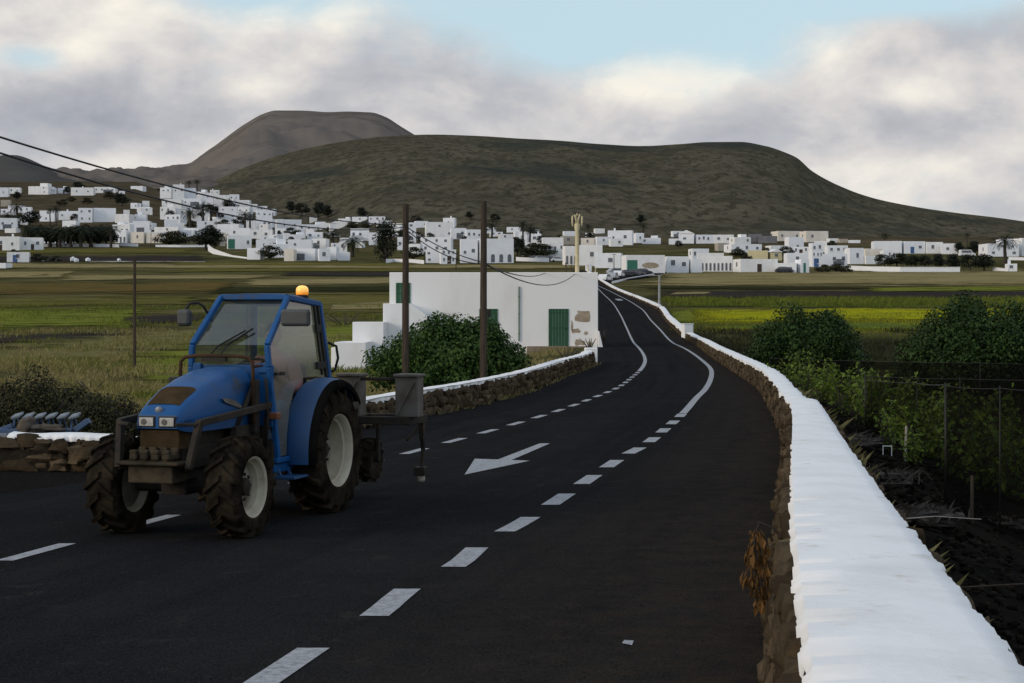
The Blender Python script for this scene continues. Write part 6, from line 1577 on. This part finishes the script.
TREES = [(0,34,228,246,'dark tree in the left end of the grove'),(0,46,228,246.5,'dark tree between the second and third grove palms'),(0,57,229,247,'dark tree below the tall grove palm'),(0,68,229,246.5,'dark tree in the middle of the grove'),(0,78,227,246.5,'dark tree right of the grove middle'),(0,88,227,246.5,'dark tree under the large blank block'),(0,97,228,246.5,'dark tree in the right part of the grove'),(0,106,228,246.5,'dark tree at the right end of the grove'),(0,16,192,200,'dark tree under the left top row'),(0,79,182,190,'dark round tree behind the left top row'),(0,68,187,194,'narrow dark tree in the gap of the top row'),(1,110,192,199,'dark shrub on the brown slope right of the top row'),(1,88,198,204,'shrub in the middle of the brown slope'),(1,72,197,202,'small shrub on the brown slope'),(0,122,194,206,'bare dark tree on the brown slope'),
 (0,30,212,226,'dark tree left of the grove top'),(0,170,211,219,'dark tree before the three square windows'),(0,230,200,212,'dark tree over the cables'),(1,168,233,246,'reddish shrub left part of the shrub bank'),(1,178,232,246,'dark shrub in the middle of the shrub bank'),(0,206,229,250,'dark pine-like tree at the end of the shrub bank'),(1,216,232,246,'shrub right of the dark pine-like tree'),(1,222,220,228,'shrub among the houses under the palms'),
 (1,270,246.5,259.5,'round dark bush between white cube and big block'),(0,292,202,213,'left dark tree above the four-window house'),(0,302,204,216,'second dark tree above the four-window house'),(0,318,203,217,'dark tree behind the small upper house'),(0,328,206,218,'dark tree left of the upper hedge'),(1,293,228,236,'shrub under the long four-window house'),(1,320,232,240,'small dark tree left of the brown palm'),
 (2,386,223.5,262,'tall dark conifer left of the left utility pole'),(0,403,231,245,'dark tree touching the left utility pole'),(1,352,222,229,'left part of the hedge bank'),(1,366,222,228.5,'middle part of the hedge bank'),(1,381,224,229,'right part of the hedge bank'),(0,363,208,218,'dark tree behind the small tower'),(1,413,248,260,'dark garden tree beside the left pole foot'),
 (0,517,239,256,'dark tree at the left of the round hedge'),(1,531,244,258,'left half of the big round hedge'),(1,541,245,258,'right half of the big round hedge'),(0,535,228,237,'tree behind the palms'),(0,417,216,224,'brown tree top beside the left utility pole'),
 (1,736,249,257,'green shrub left of the yellow house'),(1,784,247,256,'dark shrub right of the yellow house'),(1,836,264,272,'grey shrub before the garden wall'),(1,822,265,273,'dark shrub before the blue shutter house'),(1,845,266,273,'brown shrub at the garden wall start'),
 (0,884,255,268,'leftmost dark tree of the tree bank'),(0,897,254,267.5,'second dark tree of the tree bank'),(0,911,256,268,'third dark tree of the tree bank'),(0,925,256,268,'fourth dark tree of the tree bank'),(0,940,255,269,'fifth dark tree of the tree bank'),(0,955,255,270,'sixth dark tree of the tree bank'),(0,970,255.5,271,'seventh dark tree of the tree bank'),(0,984,255,271,'last dark tree of the tree bank, left of the palm'),
 (0,975,242,255,'dark trees behind the van'),(0,960,243,254,'tree left behind the van'),(0,640,215,224,'dark tree on the slope behind the knoll'),(0,495,214,222,'far shrub tree on the slope above the right pole'),(0,470,212,219,'far dark shrub on the hill foot'),(1,15,249.5,254,'green creeper mound on the cottage roof'),(1,40,254,262,'hedge right of the blue-door cottage'),(1,55,256,262,'low hedge by the white markers')]
for k, px, yt, yb, lab in TREES: put(tree_kinds[k], px, yt, yb, [4.4,3.4,7.6][k], lab, [1.45,1.5,1.15][k])

rt = random.Random(4)
for i in range(58):
    px = rt.choice((rt.uniform(0,260),rt.uniform(200,420),rt.uniform(400,600),rt.uniform(600,860))); py = rt.uniform(205,246) if px < 260 else (rt.uniform(222,254) if px < 420 else rt.uniform(238,262)); h_ = rt.uniform(4,8); k = rt.choice((0,1,1))
    o = put(tree_kinds[k], px, py-h_, py, [4.4,3.4,7.6][k], 'small dark shrub growing between the white village houses', 1.3); o['group'] = 'garden shrubs of the village'

# ---- parked cars and a van
M['tyre_far'] = M['black']
def make_car(body, label, name='parked_car', van=False):
    o = empty(name, (0,0,0), 0, label, 'van' if van else 'car', None if van else 'cars parked at the village end of the road')
    L_, W_, H_ = (5.0,1.9,2.1) if van else (4.2,1.75,1.45)
    q = MB(); prof = [(-L_/2,.3),(-L_/2,.75),(-L_/2+.1,.9),(-L_/2+.15,H_*.93),(-L_/2+.35,H_),(L_/2-1.5,H_),(L_/2-.8,1.15),(L_/2-.05,.95),(L_/2,.6),(L_/2,.3)] if van else [(-L_/2,.3),(-L_/2,.7),(-L_/2+.12,.92),(-L_/2+.35,.95),(-L_/2+.85,H_-.04),(-L_/2+1.2,H_),(.25,H_),(.65,H_-.08),(1.15,.95),(L_/2-.25,.82),(L_/2,.62),(L_/2,.3)]
    q.poly([(x,-W_/2,z) for x,z in prof], W_, (0,1,0)); q.build('body', body, o, bevel=.06)
    wz = (1.15,1.85) if van else (.98,1.36)
    for s in (-1,1):
        y = s*(W_/2+.004); g = MB()
        pts = [(-L_/2+.5,y,wz[0]),(L_/2-1.15,y,wz[0]),(L_/2-1.55,y,wz[1]),(-L_/2+.5,y,wz[1])] if van else [(-L_/2+.6,y,wz[0]),(1.0,y,wz[0]),(.55,y,wz[1]),(-L_/2+1.0,y,wz[1])]
        g.poly(pts, .006, (0,s,0)); g.build('side_window', M['pane'], o)
        for x in (-L_/2+.75,L_/2-.8):
            w_ = MB(); w_.lathe_y([(-.1,0),(-.1,.3),(.1,.3),(.1,0)], (x,s*(W_/2-.08),.31), 14); w_.build('wheel', M['black'], o)
    g = MB(); 
    if van: g.poly([(L_/2-.83,-.8,1.18),(L_/2-.83,.8,1.18),(L_/2-1.47,.75,H_-.08),(L_/2-1.47,-.75,H_-.08)], .05, (.6,0,.5))
    else: g.poly([(1.12,-.75,.99),(1.12,.75,.99),(.70,.65,H_-.09),(.70,-.65,H_-.09)], .03, (.6,0,.5))
    g.build('windscreen', M['pane'], o)
    return o
paints = [mat('silver_paint',(.40,.41,.42),(.36,.37,.38),scale=2,rough=.35,metal=.4), mat('dark_car_paint',(.02,.022,.028),(.025,.025,.03),scale=2,rough=.3), mat('white_car_paint',(.68,.68,.68),(.64,.64,.64),scale=2,rough=.35), mat('grey_car_paint',(.12,.125,.135),(.11,.11,.12),scale=2,rough=.35)]
cars = [(605,281.5,2,1.2,'white car nearest the house roof corner at the road top'),(613,279.5,0,1.3,'silver car second beside the top pillar'),(619,277.5,2,1.3,'white car in the middle of the parked row'),(628,276.5,1,.2,'dark car before the warehouse green door'),(636,275.8,3,.1,'grey car before the warehouse wall'),(643,275,1,.15,'dark car near the warehouse middle'),(616,274.5,0,.4,'small silver car farthest behind the parked row'),
 (535,260.5,1,.1,'dark car under the big round hedge, left'),(541,260.8,0,.1,'silver car under the big round hedge'),(551,261.5,1,.0,'dark car left of the slanted pillars'),(558,262,2,.05,'white car left of the slanted pillars'),(857,262.5,2,.1,'white car behind the garden wall, left one'),(873,262.8,3,.1,'grey car behind the garden wall, right one'),(784,273,1,.0,'dark car at the stubble edge before the low white house')]
for px, py, c, rz_, lab in cars:
    o = make_car(paints[c], lab); o.location = on(px, py); o.rotation_euler = (0,0,rz_)
o = make_car(paints[2], 'white van on the terrace left of the right two-storey house', 'parked_van', True); o.location = on(967,256.5); o.rotation_euler = (0,0,.1)
pe = on(606.5,269.2)
# thin street poles in the village
for px, yt, yb, lab in ((614,254,269,'thin dark pole behind the parked cars, left'),(622.5,256,272,'thin dark pole at the warehouse corner'),(456,258,272,'thin pole at the field edge left of the right utility pole'),(151,225,246,'thin pole before the cream two-part house')):
    p = on(px, yb); h = (yb-yt)*p.y/F; o = empty('street_pole', p, 0, lab, 'pole'); q = MB(); q.tube([(0,0,-.3),(0,0,h)],.12,8,.08); q.build('shaft', M['pole'], o); q = MB(); q.bar((-.5,0,h*.97),(.5,0,h*.97),.1,.1); q.build('cross_arm', M['pole'], o)
